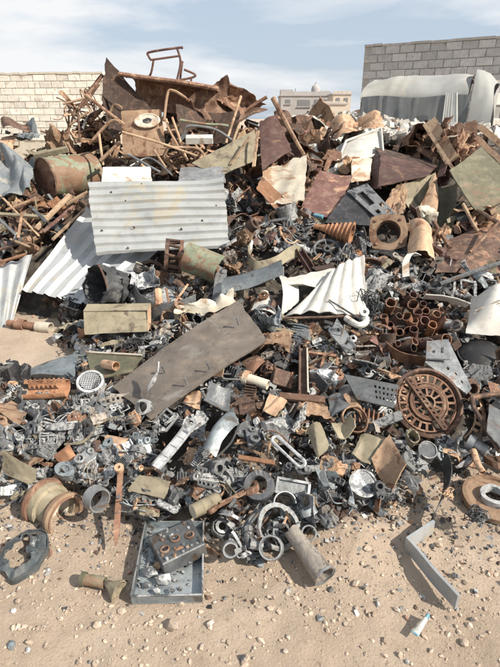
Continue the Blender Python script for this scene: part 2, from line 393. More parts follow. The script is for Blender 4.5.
def one(mb, name, mat, label, cat, group=None, smooth=35, kind=None):
    lo = V((sum(p.x for p in mb.v)/len(mb.v), sum(p.y for p in mb.v)/len(mb.v), min(p.z for p in mb.v)))
    me = mb.mesh(name, lo, smooth); o = bpy.data.objects.new(name, me); col.objects.link(o); o.location = lo
    me.materials.append(MATS[mat])
    return tag(o, label, cat, group, kind)
def structure(mb, name, mat, kind='structure', smooth=35):
    me = mb.mesh(name, V((0, 0, 0)), smooth); o = bpy.data.objects.new(name, me); col.objects.link(o)
    me.materials.append(MATS[mat]); o['kind'] = kind
    return o
# ------------------------------------------------------------------ ground and mound
def spread(lo, hi, step, far, g=1.22):
    a = list(np.arange(lo, hi+1e-6, step)); s = step; x = hi; up = []
    while x < far: s *= g; x += s; up.append(x)
    s = step; x = lo; dn = []
    while x > -far: s *= g; x -= s; dn.append(x)
    return dn[::-1] + a + up
MOUND = W(352, 540, 0)
def gz(x, y):
    if abs(x) > 9 or y > 14 or y < -3: return 0.
    z = mnoise.noise(V((x*1.3, y*1.3, 2)))*.018 + mnoise.noise(V((x*6, y*6, 5)))*.010 + mnoise.noise(V((x*19, y*19, 9)))*.007 + mnoise.noise(V((x*45, y*45, 4)))*.0035
    d2 = ((x-MOUND.x)/.2)**2 + ((y-MOUND.y-.03)/.13)**2
    return z - .012 + .075*math.exp(-d2)*(1+.5*mnoise.noise(V((x*22, y*22, 1))))
gxs = spread(-1.7, 1.7, .02, 900); gys = spread(.6, 2.7, .02, 900)
mb = MB(); w = len(gxs)
mb.v = [V((x, y, gz(x, y))) for y in gys for x in gxs]
mb.f = [(j*w+i, j*w+i+1, (j+1)*w+i+1, (j+1)*w+i) for j in range(len(gys)-1) for i in range(w-1)]
structure(mb, 'ground', 'sand', smooth=60)
# packed scrap and dirt that the heap stands on
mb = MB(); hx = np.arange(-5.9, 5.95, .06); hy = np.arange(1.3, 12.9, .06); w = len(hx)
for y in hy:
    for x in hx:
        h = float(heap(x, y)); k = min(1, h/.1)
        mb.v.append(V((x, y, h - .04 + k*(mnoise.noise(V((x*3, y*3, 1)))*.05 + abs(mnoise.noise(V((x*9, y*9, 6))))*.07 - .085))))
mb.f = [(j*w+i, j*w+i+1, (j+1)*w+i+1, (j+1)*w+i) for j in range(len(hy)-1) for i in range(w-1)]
o = structure(mb, 'terrain_mound', 'debris_shaded', smooth=0)
o['label'] = 'dark packed dirt and debris beneath the scrap heap, darkened further for shaded gaps'

# ------------------------------------------------------------------ block walls
def block_wall(a, b, z0, z1, label, mat, mort, L=.4, h=.2, th=.2, seed=1, cap=None, lean=0.):
    a, b = V((*a, 0)), V((*b, 0)); d = (b-a); n = d.normalized(); ln_ = d.length; rt = thing('block_wall', a, label, 'wall')
    nrm = V((n.y, -n.x, 0))
    m = MB(); mid = (a+b)/2 - nrm*(th*.5) + V((0, 0, (z1)/2)); m.box(frame(mid, (0, 0, 1), n), ln_, th*.86, z1)
    part(m, 'mortar', mort, rt, 0)
    base = []
    for q in range(4):
        m = MB(); m.box(Matrix(), L-.018, th, h-.018, .008)
        for i, p in enumerate(m.v): m.v[i] = p + mnoise.noise_vector(p*9 + V((q*7, seed, 0)))*.006
        me = m.mesh('block', V((0, 0, 0)), 0); me.materials.append(MATS[mat]); base.append(me)
    rng = random.Random(seed); r = 0; z = z0
    while z + h <= z1 + .01:
        x = -L/2*(r % 2)
        while x < ln_:
            cx = x + L/2
            if 0 < cx < ln_ and rng.random() > .012:
                o = bpy.data.objects.new('block', rng.choice(base)); col.objects.link(o); o.parent = rt
                pos = n*cx - nrm*(th*.5 + rng.uniform(-.011, .009) - .012) + V((0, 0, z+h/2))
                M = frame(pos, (0, 0, 1), n) @ Matrix.Rotation(rng.uniform(-.012, .012), 4, 'Z'); o.matrix_local = M
            x += L
        z += h; r += 1
    if cap:
        m = MB(); K = int(ln_/.25)
        for i in range(K):
            p = a + n*(i+.5)*ln_/K - nrm*th*.5 + V((0, 0, z + .028 + rng.uniform(-.012, .012))); m.box(frame(p, (0, 0, 1), n), ln_/K, th+.05, .06)
        part(m, 'coping', cap, rt, 0)
    return rt
block_wall((-14.0, 19.05), (-4.7, 17.9), .9, 2.9, 'long sunlit cream concrete block wall behind the heap', 'block_cream', 'mortar_cream', seed=3, cap='mortar_cream')
block_wall((3.23, 16.1), (8.86, 12.86), 1.03, 3.43, 'high grey concrete block wall behind the tarpaulin shelter', 'block_grey', 'mortar', L=.4, h=.2, seed=5, cap='mortar')
block_wall((4.22, 9.6), (5.4, 9.5), 1.0, 2.2, 'low stub of block wall at the end of the tarpaulin shelter', 'block_cream', 'mortar', L=.4, h=.2, seed=8)

# ------------------------------------------------------------------ tarpaulin shelter
rt = thing('tarpaulin_shelter', V((3.2, 9.6, 0)), 'barrel-roofed shelter covered in grey tarpaulin before the grey block wall', 'shelter')
A, B = Q(362, 100, 10.1), Q(470, 98, 9.35)                  # front eave
ax = (B-A); ax.z = 0; axn = ax.normalized(); back = V((-axn.y, axn.x, 0))
def vault(t, a, R_=.95, rise=.42):                            # t along, a across 0 (eave) to 1 (back)
    th_ = a*math.pi*.62
    p = A.lerp(B, t); return V((p.x, p.y, 0)) + back*R_*(1-math.cos(th_)) + V((0, 0, 1.9 + rise*math.sin(th_)))
def cover(t0, t1, mat, seed, sag=.03, name='roof_cover'):
    m = MB(); nu, nv = 26, 16; top = []
    for i in range(nu+1):
        for j in range(nv+1):
            t = t0+(t1-t0)*i/nu; a = j/nv
            p = vault(t, a); wv = -.08*(1-min(1, t*4))*math.sin(a*3) + mnoise.noise(V((t*4, a*2.5, 1)))*.055 + mnoise.noise(V((t*13, a*4, 1)))*.016
            top.append(p + V((0, 0, wv)))
    m.grid(top, nu, nv, .004); return part(m, name, mat, rt, 60)
cover(-.02, .42, 'tarp_pale', 1); cover(.40, .985, 'tarp', 2, .025)
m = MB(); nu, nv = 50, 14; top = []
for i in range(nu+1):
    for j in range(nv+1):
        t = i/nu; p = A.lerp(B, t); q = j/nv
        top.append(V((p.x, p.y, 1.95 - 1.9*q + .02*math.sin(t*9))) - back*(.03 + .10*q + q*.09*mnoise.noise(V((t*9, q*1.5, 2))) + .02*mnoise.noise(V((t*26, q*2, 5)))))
m.grid(top, nu, nv, .004); part(m, 'front_drape', 'tarp_shaded', rt, 60)
m = MB(); top = []; nu = 40                                   # pale sheet hanging over the right of the front
for i in range(nu+1):
    for j in range(nv+1):
        q = j/nv; t = .79 + (.1 + .13*q)*i/nu + .01*q; p = A.lerp(B, t)
        top.append(V((p.x, p.y, 2.0 - 1.6*q)) - back*(.1 + .14*q + .028*mnoise.noise(V((i*.15, q*1.2, 1)))*(.4+q)))
m.grid(top, nu, nv, .004); part(m, 'hanging_sheet', 'sheet_pale', rt, 60)
m = MB(); top = []; EB = V((B.x, B.y, 0)) + axn*.03           # rounded end flap, an arch of tarpaulin slumped over the end hoop
for i in range(21):
    a = i/20; an = math.pi*(.04+.92*a)
    for j in range(11):
        q = j/10; rr = 1-.0*q
        top.append(EB + axn*(.36*q*(1-.25*abs(a-.5)) + .03*math.sin(a*13)*q) + back*(.42 - .55*math.cos(an)) + V((0, 0, .25 + (2.12-.22*q*q)*math.sin(an)**.42 + .03*mnoise.noise(V((a*6, q*4, 3))))))
m.grid(top, 20, 10, .004); part(m, 'end_flap', 'tarp', rt, 60)
m = MB(); top = []
for i in range(17):
    for j in range(9):
        a, q = i/16, j/8; an = math.pi*(.04+.92*a); top.append(EB + axn*(.37 + .03*math.sin(a*19)*(1-q)) + back*(.42 - .55*math.cos(an)) + V((0, 0, (.25 + 1.9*math.sin(an)**.42)*(1-q))))
m.grid(top, 16, 8, .004); part(m, 'end_drape', 'tarp', rt, 60)
for t in (0, .33, .66, .98):
    m = MB(); m.tube([vault(t, a/10) - V((0, 0, .08 + .08*(1-min(1, t*4)))) for a in range(11)], .018, 6); part(m, 'hoop', 'rust_dark', rt)
    p = vault(t, 0); m = MB(); m.tube([V((p.x, p.y, 0)), p - V((0, 0, .03))], .02, 6); part(m, 'post', 'rust_dark', rt)
hero('the tarpaulin shelter', 420, 105)

# ------------------------------------------------------------------ far houses
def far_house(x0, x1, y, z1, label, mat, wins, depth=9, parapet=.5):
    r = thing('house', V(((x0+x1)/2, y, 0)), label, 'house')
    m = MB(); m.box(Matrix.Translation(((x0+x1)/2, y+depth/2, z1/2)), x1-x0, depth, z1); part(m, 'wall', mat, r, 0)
    m = MB(); m.box(Matrix.Translation(((x0+x1)/2, y+depth/2, z1+.09)), x1-x0+.3, depth+.3, .18); rf = part(m, 'roof_slab', 'hazy_far_wall', r, 0)
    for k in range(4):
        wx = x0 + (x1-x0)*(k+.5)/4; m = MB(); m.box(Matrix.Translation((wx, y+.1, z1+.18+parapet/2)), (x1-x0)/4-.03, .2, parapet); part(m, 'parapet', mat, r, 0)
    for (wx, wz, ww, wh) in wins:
        m = MB(); m.box(Matrix.Translation((wx, y-.03, wz)), ww, .1, wh); wo_ = part(m, 'window', 'hazy_far_dark', r, 0)
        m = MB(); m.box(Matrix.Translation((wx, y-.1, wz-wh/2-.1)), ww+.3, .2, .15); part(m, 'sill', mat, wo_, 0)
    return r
def hx_(u, Y): return Q(u, 100, Y).x
def hz_(v, Y): return Q(250, v, Y).z
Y1 = 95
h1 = far_house(hx_(281, Y1), hx_(331, Y1), Y1, hz_(96, Y1), 'long low grey house on the horizon with a domed tank on its roof', 'hazy_far_wall', [(hx_(304, Y1), hz_(103, Y1), 2.1, 1.0), (hx_(288, Y1), hz_(101.5, Y1), .8, .6), (hx_(317, Y1), hz_(101.5, Y1), .8, .6), (hx_(325, Y1), hz_(101.5, Y1), .8, .6)])
m = MB(); c = V((hx_(318, Y1), Y1+4, hz_(96, Y1)+.1)); m.lathe(Matrix.Translation(c), [(.8, 0), (.8, 1.1), (.74, 1.4), (.55, 1.68), (.28, 1.86), (.12, 1.95), (.1, 2.3), (.0, 2.35)], 20, False); part(m, 'water_tank', 'hazy_far_wall', h1)
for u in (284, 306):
    m = MB(); m.box(Matrix.Translation((hx_(u, Y1), Y1+3, hz_(96, Y1)+.3)), .5, .5, 1.1); part(m, 'chimney', 'hazy_far_wall', h1, 0)
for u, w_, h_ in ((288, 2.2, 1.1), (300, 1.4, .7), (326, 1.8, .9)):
    m = MB(); m.box(Matrix.Translation((hx_(u, Y1), Y1+5, hz_(95.5, Y1)+h_/2)), w_, 2.4, h_); part(m, 'roof_room', 'hazy_far_wall' if u != 300 else 'far_cream', h1, 0)
m = MB(); m.tube([V((hx_(297, Y1), Y1+4, hz_(96, Y1))), V((hx_(297, Y1), Y1+4, hz_(87, Y1)))], .06, 5); part(m, 'aerial', 'hazy_far_dark', h1)
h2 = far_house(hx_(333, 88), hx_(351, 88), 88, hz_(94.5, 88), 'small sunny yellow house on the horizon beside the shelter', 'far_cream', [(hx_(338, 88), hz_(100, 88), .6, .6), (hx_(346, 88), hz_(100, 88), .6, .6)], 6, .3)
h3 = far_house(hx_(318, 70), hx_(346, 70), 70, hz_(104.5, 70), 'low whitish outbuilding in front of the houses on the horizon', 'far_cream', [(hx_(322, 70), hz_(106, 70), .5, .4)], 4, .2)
# ------------------------------------------------------------------ large scrap, piece by piece
def P(t):
    """photo position with a distance: third value over 1.2 is metres away, else an offset from the heap surface"""
    u, v, k = t if len(t) == 3 else (*t, -.05)
    if k > 1.2: return Q(u, v, k - (.09 if 168 < v < 475 else 0))
    return W(u, v, k - (.03 if 168 < v < 475 else 0))
def smooth_path(pts, n=6):
    pts = [V(p) for p in pts]
    if len(pts) < 3: return pts
    out = []
    for i in range(len(pts)-1):
        a, b, c, d = pts[max(0, i-1)], pts[i], pts[i+1], pts[min(len(pts)-1, i+2)]
        for k in range(n):
            t = k/n; out.append(.5*((2*b) + (c-a)*t + (2*a-5*b+4*c-d)*t*t + (-a+3*b-3*c+d)*t**3))
    return out + [pts[-1]]
SEED = [0]
def sheet(name, cs, mat, label, cat, ph=None, th=.004, cr=.02, jag=.03, n=12, cs_=3.5, fn=None, ex=None, group=None, soft=False):
    SEED[0] += 1; c = [P(t) for t in cs]; m = MB().patch(c, n, n, fn, th, jag, SEED[0]*3.7, cr, cs_, soft)
    o = one(m, name, mat, label, cat, group, 28)
    u = sum(t[0] for t in cs)/4; v = sum(t[1] for t in cs)/4
    ru = (max(t[0] for t in cs)-min(t[0] for t in cs))/2; rv = (max(t[1] for t in cs)-min(t[1] for t in cs))/2
    hero(ph or '', u, v, *(ex or (ru*.72, rv*.72)))
    return o
def bar(name, pts, rpx, mat, label, cat, ph=None, n=7, smooth=True, group=None, taper=None):
    ps = [P(t) for t in pts]; r = rpx*mpp(ps[0]); ps = smooth_path(ps) if smooth else ps
    if taper: r = [r*(1+(taper-1)*i/(len(ps)-1)) for i in range(len(ps))]
    o = one(MB().tube(ps, r, n), name, mat, label, cat, group)
    if ph: hero(ph, sum(t[0] for t in pts)/len(pts), sum(t[1] for t in pts)/len(pts))
    return o
def perforated(mb, c, nu, nv, hole, th):
    """flat plate over corners c in nu x nv cells; hole(i, j) says which cells are missing"""
    c = [V(p) for p in c]; n = (c[1]-c[0]).cross(c[3]-c[0]).normalized()
    def pt(i, j, z):
        a, b = i/nu, j/nv; return c[0]*(1-a)*(1-b)+c[1]*a*(1-b)+c[2]*a*b+c[3]*(1-a)*b - n*z
    vs = [pt(i, j, z) for z in (0, th) for i in range(nu+1) for j in range(nv+1)]; K = (nu+1)*(nv+1); w = nv+1; fs = []
    on = lambda i, j: 0 <= i < nu and 0 <= j < nv and not hole(i, j)
    for i in range(nu):
        for j in range(nv):
            if not on(i, j): continue
            a, b, d, e = i*w+j, (i+1)*w+j, (i+1)*w+j+1, i*w+j+1
            fs += [(a, b, d, e), (K+e, K+d, K+b, K+a)]
            for (p, q, di, dj) in ((a, b, 0, -1), (b, d, 1, 0), (d, e, 0, 1), (e, a, -1, 0)):
                if not on(i+di, j+dj): fs.append((q, p, K+p, K+q))
    return mb.add(vs, fs)
def corrugated(cs, ridges, mat, name, label, nu=20, h=.016, th=.0015, curl=None, wob=.01, seed=0, prof='trap', jag=0.):
    c = [P(t) for t in cs]
    def fn(a, b):
        x = (b*ridges) % 1
        y = min(1, max(0, (.5-abs(x-.5))*9-.6)) if prof == 'trap' else .5+.5*math.cos(2*math.pi*x)
        z = -h*(1-y) if prof == 'trap' else h*y
        return z + mnoise.noise(V((a*2.2, b*2, seed)))*wob + (curl(a, b) if curl else 0)
    m = MB().patch(c, nu, ridges*8, fn, th, jag, seed)
    return one(m, name, mat, label, 'sheet', None, 25)

# --- block of tin sheets on the left
pale_sheet = corrugated([(95, 253, 4.22), (229, 247, 4.2), (224, 179, 4.62), (87, 181, 4.68)], 9, 'galv', 'corrugated_sheet', 'bright pale corrugated metal sheet leaning upright in the middle of the heap', h=.017, wob=.045, seed=1, jag=.012, curl=lambda a, b: .06*max(0, a-.86)*7*max(0, b-.7)*3 - .05*max(0, .1-a)*8*max(0, .3-b)*3)
for a, b in ((.31, .33), (.52, .61), (.27, .7), (.66, .28), (.17, .83), (.86, .8), (.82, .39), (.4, .94), (.93, .6), (.07, .3), (.6, .05), (.25, .05)):
    c = [P(t) for t in ((95, 253, 4.22), (229, 247, 4.2), (224, 179, 4.62), (87, 181, 4.68))]; n_ = (c[1]-c[0]).cross(c[3]-c[0]).normalized()
    p = c[0]*(1-a)*(1-b)+c[1]*a*(1-b)+c[2]*a*b+c[3]*(1-a)*b + n_*.004
    part(MB().lathe(frame(p, n_), [(.008, -.02), (.008, .003), (.005, .007), (.001, .007)], 8, False), 'screw', 'rust_dark', pale_sheet)
hero('the upright pale corrugated sheet', 158, 216, 72, 38)
corrugated([(24, 292, -.1), (88, 209, -.1), (168, 246, -.08), (96, 306, -.12)], 6, 'galv_dull', 'corrugated_sheet', 'pale corrugated sheet lying aslant below the upright white sheet', h=.03, seed=2, wob=.03)
hero('the slanting corrugated sheet', 85, 265, 48, 36)
corrugated([(-14, 335, -.05), (-26, 262, -.25), (34, 245, -.2), (12, 321, -.1)], 4, 'galv_dull', 'corrugated_sheet', 'curled grey corrugated sheet end standing on the bare ground at the edge of the heap', h=.035, seed=3, wob=.05, prof='wave', curl=lambda a, b: .12*math.sin(b*2.6))
hero('the curled grey corrugated sheet', 14, 285, 22, 36)
sheet('board', [(102, 182, 4.76), (152, 182, 4.75), (150, 166, 4.9), (103, 168, 4.9)], 'white', 'plain white board peeping out above the upright corrugated sheet', 'board', 'the plain white board', cr=.006, jag=.02)
sheet('metal_sheet', [(178, 181, 4.78), (226, 180, 4.75), (222, 166, 4.95), (180, 165, 5.0)], 'steel', 'dark grey flat sheet behind the top corner of the upright corrugated sheet', 'sheet', cr=.01)

# --- crest: tubular chair frame, curled rusty sheets
rt = thing('chair_frame', Q(160, 82, 6.1), 'bare tubular metal chair frame perched on top of the heap against the sky', 'chair frame')
def cpart(name, pts, r, mat, root, n=7, smooth=True):
    ps = [P(t) for t in pts]; return part(MB().tube(smooth_path(ps) if smooth else ps, r*mpp(ps[0]), n), name, mat, root)
cpart('seat_rail', [(151, 60, 6.0), (148.5, 56, 6.0), (150, 52, 6.0), (180, 47.5, 6.0), (181, 48.5, 6.0)], 1.15, 'maroon', rt)
cpart('seat_rail', [(150.5, 60, 6.0), (165, 58, 6.0), (179, 56, 6.0)], 1.05, 'maroon', rt)
cpart('leg', [(177, 48, 6.0), (180.5, 62, 6.03), (177, 80, 6.05)], 1.15, 'maroon', rt)
cpart('leg', [(153.5, 60.5, 6.0), (149.5, 76, 6.05), (139, 75.5, 6.15)], 1.1, 'maroon', rt)
cpart('back_post', [(182.5, 61, 6.2), (180, 80, 6.2)], 1.1, 'maroon', rt)
cpart('back_rail', [(184, 69.5, 6.15), (195, 74.5, 6.15), (192, 77.5, 6.15), (179, 80, 6.15)], 1.1, 'maroon', rt)
cpart('leg', [(191.5, 77, 6.15), (190.8, 83, 6.15)], 1.0, 'maroon', rt)
cpart('arm', [(138, 75, 6.15), (126, 77, 6.2)], 1.0, 'maroon', rt)
hero('the chair frame on the crest', 168, 65)
rt = thing('rusted_hood', Q(165, 100, 6.1), 'long curved rusty brown hood of sheet metal along the crest', 'sheet metal')
m = MB().patch([P((121, 74.5, 5.95)), P((217, 89, 5.8)), P((208, 122, 5.95)), P((128, 112, 6.1))], 18, 14, lambda a, b: .34*math.sin(b*math.pi*.9)*(1-.1*a), .006, .02, 4.4, .03, 3); part(m, 'hood', 'rust', rt, 30)
m = MB().tube(smooth_path([P((119, 74, 5.93)), P((150, 78.5, 5.9)), P((185, 83, 5.84)), P((218, 89, 5.78))]), 2.3*mpp(Q(160, 80, 5.9)), 8); part(m, 'rolled_lip', 'rust', rt)
hero('the long rusty hood on the crest', 165, 92, 46, 16)
sheet('rusted_sheet', [(190, 97, 5.85), (226, 77, 6.05), (268, 112, 6.1), (212, 132, 5.75)], 'rust', 'crumpled rolled rusty sheet at the end of the crest', 'sheet metal', 'the crumpled rusty roll', th=.006, cr=.07, soft=True, n=22, cs_=3, fn=lambda a, b: .2*math.sin(b*math.pi)*(.3+a), ex=(36, 25))
sheet('rusted_sheet', [(212, 96, 6.05), (228, 78, 6.1), (266, 104, 6.2), (244, 118, 6.1)], 'rust', 'torn light rust-brown flap folded over the rolled sheet', 'sheet metal', th=.005, cr=.06, soft=True, n=16, jag=.06, fn=lambda a, b: .12*math.sin(a*math.pi))
sheet('rusted_sheet', [(176, 105, 5.8), (240, 110, 5.8), (238, 142, 5.6), (180, 134, 5.65)], 'rust_dark', 'dark concave rusty sheet beneath the crumpled roll', 'sheet metal', cr=.05, fn=lambda a, b: .1*math.sin(a*math.pi), ex=(0, 0))
sheet('rusted_sheet', [(102, 104, 5.9), (107, 65, 6.1), (153, 114, 6.05), (112, 140, 5.75)], 'rust_dark', 'dark three-cornered rusty sheet with a sharp peak at the crest', 'sheet metal', 'the peaked dark rusty sheet', cr=.05, ex=(12, 26))
rt = thing('stove_panel', P((144, 157, 5.4)), 'square rust-brown panel carrying a pale round disc under the crest', 'panel')
c = [P((123, 158, 5.42)), P((166, 155, 5.4)), P((161, 109, 5.6)), P((121, 111, 5.62))]
part(MB().patch(c, 10, 10, lambda a, b: .02*math.sin(a*3)*math.sin(b*3), .035, .012, 2.2, .006, 4), 'panel', 'tan_rust', rt, 28)
nrm = (c[1]-c[0]).cross(c[3]-c[0]).normalized(); k = mpp(c[0]); xx = (c[1]-c[0]).normalized()
fm = frame(P((148, 122, 5.54)) + nrm*.02, nrm, xx) @ Matrix.Diagonal((1, .55, 1, 1))
d = part(MB().lathe(fm, [(13*k, .0), (13*k, .014), (11.5*k, .018), (10.5*k, .012), (.001, .012), (.001, .0)], 28, True), 'disc', 'cream', rt)
part(MB().lathe(fm, [(4.5*k, .012), (4.2*k, .02), (1.5*k, .022), (1.2*k, .006), (4.5*k, .006)], 16, True, .012, 3), 'burner_hole_shade', 'black', rt)  # black lump stands in for the shade inside the centre hole
hero('the square panel with a disc', 144, 133, 24, 27)
# bars, tubes and chair legs around the panel
for pts, r, mt, lab, ph in [
  ([(63, 104, 5.7), (82, 99, 5.7), (91, 95, 5.7)], 1.2, 'tan_rust', 'short rusty tube sticking out furthest over the block wall', None),
  ([(86, 95, 5.7), (105, 110, 5.6), (125, 125, 5.5)], 1.6, 'tan_rust', 'long tan tube slanting down to the square panel with a disc', None),
  ([(103, 75, 6), (90, 92, 5.9), (77, 110, 5.8)], 1.4, 'rust', 'rusty tube running down from the peaked dark sheet to the wall side', 'the steep rusty tube'),
  ([(99, 84, 5.9), (82, 108, 5.8)], 1.2, 'rust', 'thinner rusty tube running beside the steep rusty tube', None),
  ([(67, 104, 5.75), (75, 119, 5.7)], 1.1, 'rust_dark', 'short dark cross tube under the outermost rusty tube', None),
  ([(75, 110, 5.75), (67, 135, 5.7)], 1.1, 'rust', 'thin rusty tube hanging down at the wall side of the tangle', None),
  ([(70, 125, 5.7), (88, 112, 5.7)], 1.1, 'tan_rust', 'short tan tube crossing the hanging tubes of the tangle', None),
  ([(78, 115, 5.7), (80, 142, 5.65)], 1.1, 'rust_dark', 'thin dark tube hanging straight down inside the tangle', None),
  ([(89, 144, 5.5), (110, 122, 5.5), (120, 122, 5.45)], 1.5, 'tan_rust', 'bowed tan tube bending up to the side of the square panel', None),
  ([(99, 134, 5.45), (101, 150, 5.4), (103, 165, 5.4)], 1.3, 'wood', 'upright pale tube in front of the tangle', None),
  ([(100, 161, 5.35), (120, 142, 5.4)], 1.7, 'tan_rust', 'thick tan tube leaning up to the corner of the square panel', 'the thick tan tube'),
  ([(108, 118, 5.6), (114, 105, 5.6), (122, 108, 5.55)], 1.3, 'tan_rust', 'tan tube hooped over beside the square panel', None),
  ([(103, 96, 5.85), (120, 110, 5.8), (132, 113, 5.8)], 1.5, 'rust_dark', 'dark tube lying across the peaked dark sheet', None),
  ([(122, 132, 5.32), (160, 143, 5.3), (197, 156, 5.25)], 1.2, 'wood', 'long thin pale rod lying across the foot of the square panel', 'the long pale rod'),
  ([(164, 121, 5.5), (167.5, 94, 5.6), (173, 90.5, 5.6), (183, 96, 5.6), (189, 101, 5.65)], 1.4, 'tan_rust', 'hooped tube rising from the side of the square panel to the hood', 'the hooped tube'),
  ([(166, 119, 5.45), (171, 133, 5.4), (188, 161, 5.3)], 1.3, 'tan_rust', 'straight tan tube falling from the hooped tube to the rods', None),
  ([(172, 117, 5.4), (180, 140, 5.35), (186, 158, 5.3)], 1.2, 'tan_rust', 'second tan tube beside the straight one under the hood', None),
  ([(165, 133, 5.45), (177, 131, 5.45), (181, 151, 5.35)], 1.2, 'tan_rust', 'tan tube bent at a right angle next to the square panel', None),
  ([(180, 120, 5.5), (205, 124, 5.5), (228, 126, 5.5), (229, 134, 5.5)], 1.3, 'green_paint', 'grey-green tube lying level under the rusty hood', None),
  ([(184, 134, 5.45), (189, 126, 5.45), (214, 129, 5.45), (232, 140, 5.4)], 1.3, 'steel', 'grey chair leg tube bent round above the white box section', None),
  ([(160, 148, 5.3), (196, 148, 5.3), (205, 158, 5.25)], 1.3, 'wood', 'pale curved tube at the bottom of the rods', None),
  ([(154, 150, 5.3), (166, 168, 5.2)], 1.2, 'wood', 'pale short rod pointing down to the white board', None),
  ([(128, 154, 5.3), (160, 172, 5.15)], 1.1, 'steel', 'thin grey rod slanting above the white board', None),
  ([(130, 166, 5.2), (150, 158, 5.3), (172, 175, 5.1)], .9, 'steel', 'thin bent grey rod above the white board', None),
  ([(226, 143, 5.4), (234, 118, 5.5), (241, 96, 5.6)], 1.3, 'wood', 'tall pale pole leaning against the crumpled rusty roll', 'the leaning pale pole'),
  ([(233, 142, 5.4), (239, 125, 5.5)], 1.4, 'wood', 'short pale pole beside the leaning pale pole', None),
  ([(244, 112, 5.7), (257, 103, 5.7), (267, 97, 5.7)], 1.7, 'rust', 'stout rusty stick poking out from the crumpled roll to the sky', None),
  ([(306, 140, 6.4), (314, 118, 6.6)], 1.1, 'wood', 'pale thin stick standing in front of the pale rubbish', None),
  ([(312, 138, 6.4), (320, 119, 6.6)], 1.1, 'wood', 'second pale thin stick standing in front of the pale rubbish', None),
  ([(287, 128, 6.2), (305, 141, 6.0)], .7, 'steel', 'thin grey rod beside the long rusty pole', None),
  ]: bar('metal_tube' if mt != 'wood' else 'pole', pts, r, mt, lab, 'tube' if mt != 'wood' else 'pole', ph, group='tubes and poles around the crest')
bar('pole', [(273, 98, 5.6), (283, 117, 5.5), (297, 143, 5.3), (311, 167, 5.1)], 2.6, 'tan_rust', 'long thick rusty brown pole leaning beside the maroon sheet', 'pole', 'the long rusty pole', taper=.75)
rt = thing('box_section', P((198, 142, 5.3)), 'short white box section lying under the rusty hood', 'box section')
a, b = P((186, 141, 5.32)), P((213, 138, 5.32)); m = MB(); m.box(frame((a+b)/2, (0, -.3, 1), b-a), (b-a).length, .09, .07, .006); part(m, 'body', 'white', rt, 0)
m = MB(); m.box(frame(b+(b-a).normalized()*.004, (0, -.3, 1), b-a), .008, .06, .04); part(m, 'open_end_shade', 'black', rt, 0)  # black slab stands in for the shade inside the hollow end
sheet('metal_sheet', [(191, 164, 5.0), (255, 132, 5.4), (257, 160, 5.15), (224, 173, 4.9)], 'olive_brown', 'flat dull grey-brown sheet sloping below the leaning pale pole', 'sheet', 'the sloping dull sheet', cr=.02, n=10, ex=(24, 14))
for pts, w_, lab in [([(231, 165, 4.95), (250, 137, 5.15)], 3.2, 'splintered wooden lath lying on the sloping dull sheet'), ([(254, 167, 4.9), (258, 131, 5.2)], 3.2, 'splintered wooden lath standing against the maroon sheet')]:
    a, b = P(pts[0]), P(pts[1]); k = mpp(a); m = MB(); m.ribbon([a.lerp(b, i/8) + V((mnoise.noise(V((i*.8, 1, len(lab)))), 0, 0))*.012 for i in range(9)], V((1, -.4, .3)).normalized()*w_*k, .012); one(m, 'lath', 'wood', lab, 'lath', None, 0)
sheet('maroon_sheet', [(262, 171, 4.95), (292, 150, 5.15), (276, 115, 5.55), (259, 123, 5.5)], 'maroon', 'maroon sheet with worn paint standing beside the long rusty pole', 'sheet metal', 'the worn maroon sheet', cr=.015)
sheet('maroon_sheet', [(301, 205, 4.65), (334, 219, 4.5), (353, 175, 5.0), (320, 171, 5.1)], 'maroon', 'broad maroon panel tilted towards the sun in the middle of the heap', 'sheet metal', 'the broad maroon panel', cr=.012, ex=(19, 18))
sheet('painted_sheet', [(266, 206, 4.7), (304, 206, 4.65), (307, 166, 5.15), (262, 169, 5.15)], 'cream', 'dirty cream panel crumpled and torn beside the broad maroon panel', 'panel', 'the torn cream panel', cr=.05, jag=.06, th=.008, n=14)
sheet('rusted_sheet', [(256, 190, 4.75), (282, 214, 4.6), (288, 205, 4.7), (262, 176, 4.95)], 'rust_orange', 'bare rusty orange strip along the edge of the torn cream panel', 'sheet metal', cr=.02)
rt = thing('appliance_door', P((356, 170, 5.3)), 'thick off-white appliance door lying tilted in front of the pale rubbish', 'door')
c = [P((334, 171, 5.35)), P((383, 153, 5.55)), P((381, 129, 6.0)), P((346, 142, 5.85))]
m = MB().patch(c, 10, 10, lambda a, b: .02*math.sin(a*3.1), .07, .008, 5.5, .006, 3); part(m, 'panel', 'dirty_white', rt, 26)
nrm = (c[1]-c[0]).cross(c[3]-c[0]).normalized()
m = MB()
for p, q in ((c[0], c[1]), (c[1], c[2]), (c[2], c[3]), (c[3], c[0])): m.tube([p+nrm*.012, q+nrm*.012], .014, 6)
part(m, 'rim', 'dirty_white', rt)
m = MB().patch([c[0]+V((-.005, -.01, 0)), c[3]+V((-.01, -.01, 0)), c[3]+V((-.1, .04, -.05)), c[0]+V((-.1, 0, -.05))], 6, 4, None, .01, .02, 3, .004, 3); part(m, 'side_face', 'dirty_white', rt, 26)
hero('the off-white appliance door', 358, 150, 26, 18)
sheet('cream_board', [(351, 182, 5.0), (370, 180, 5.0), (372, 158, 5.2), (352, 158, 5.25)], 'cream', 'small cream board standing under the off-white appliance door', 'board', cr=.008)
sheet('rusted_sheet', [(334, 141, 6.1), (383, 136, 6.2), (381, 115, 6.5), (332, 117, 6.5)], 'tan_rust', 'buckled rust-stained sheet heaped behind the off-white appliance door', 'sheet metal', 'the buckled rust-stained sheet', cr=.1, th=.006, n=20, cs_=4, jag=.08, fn=lambda a, b: .1*math.sin(a*9)*math.sin(b*math.pi*.8))
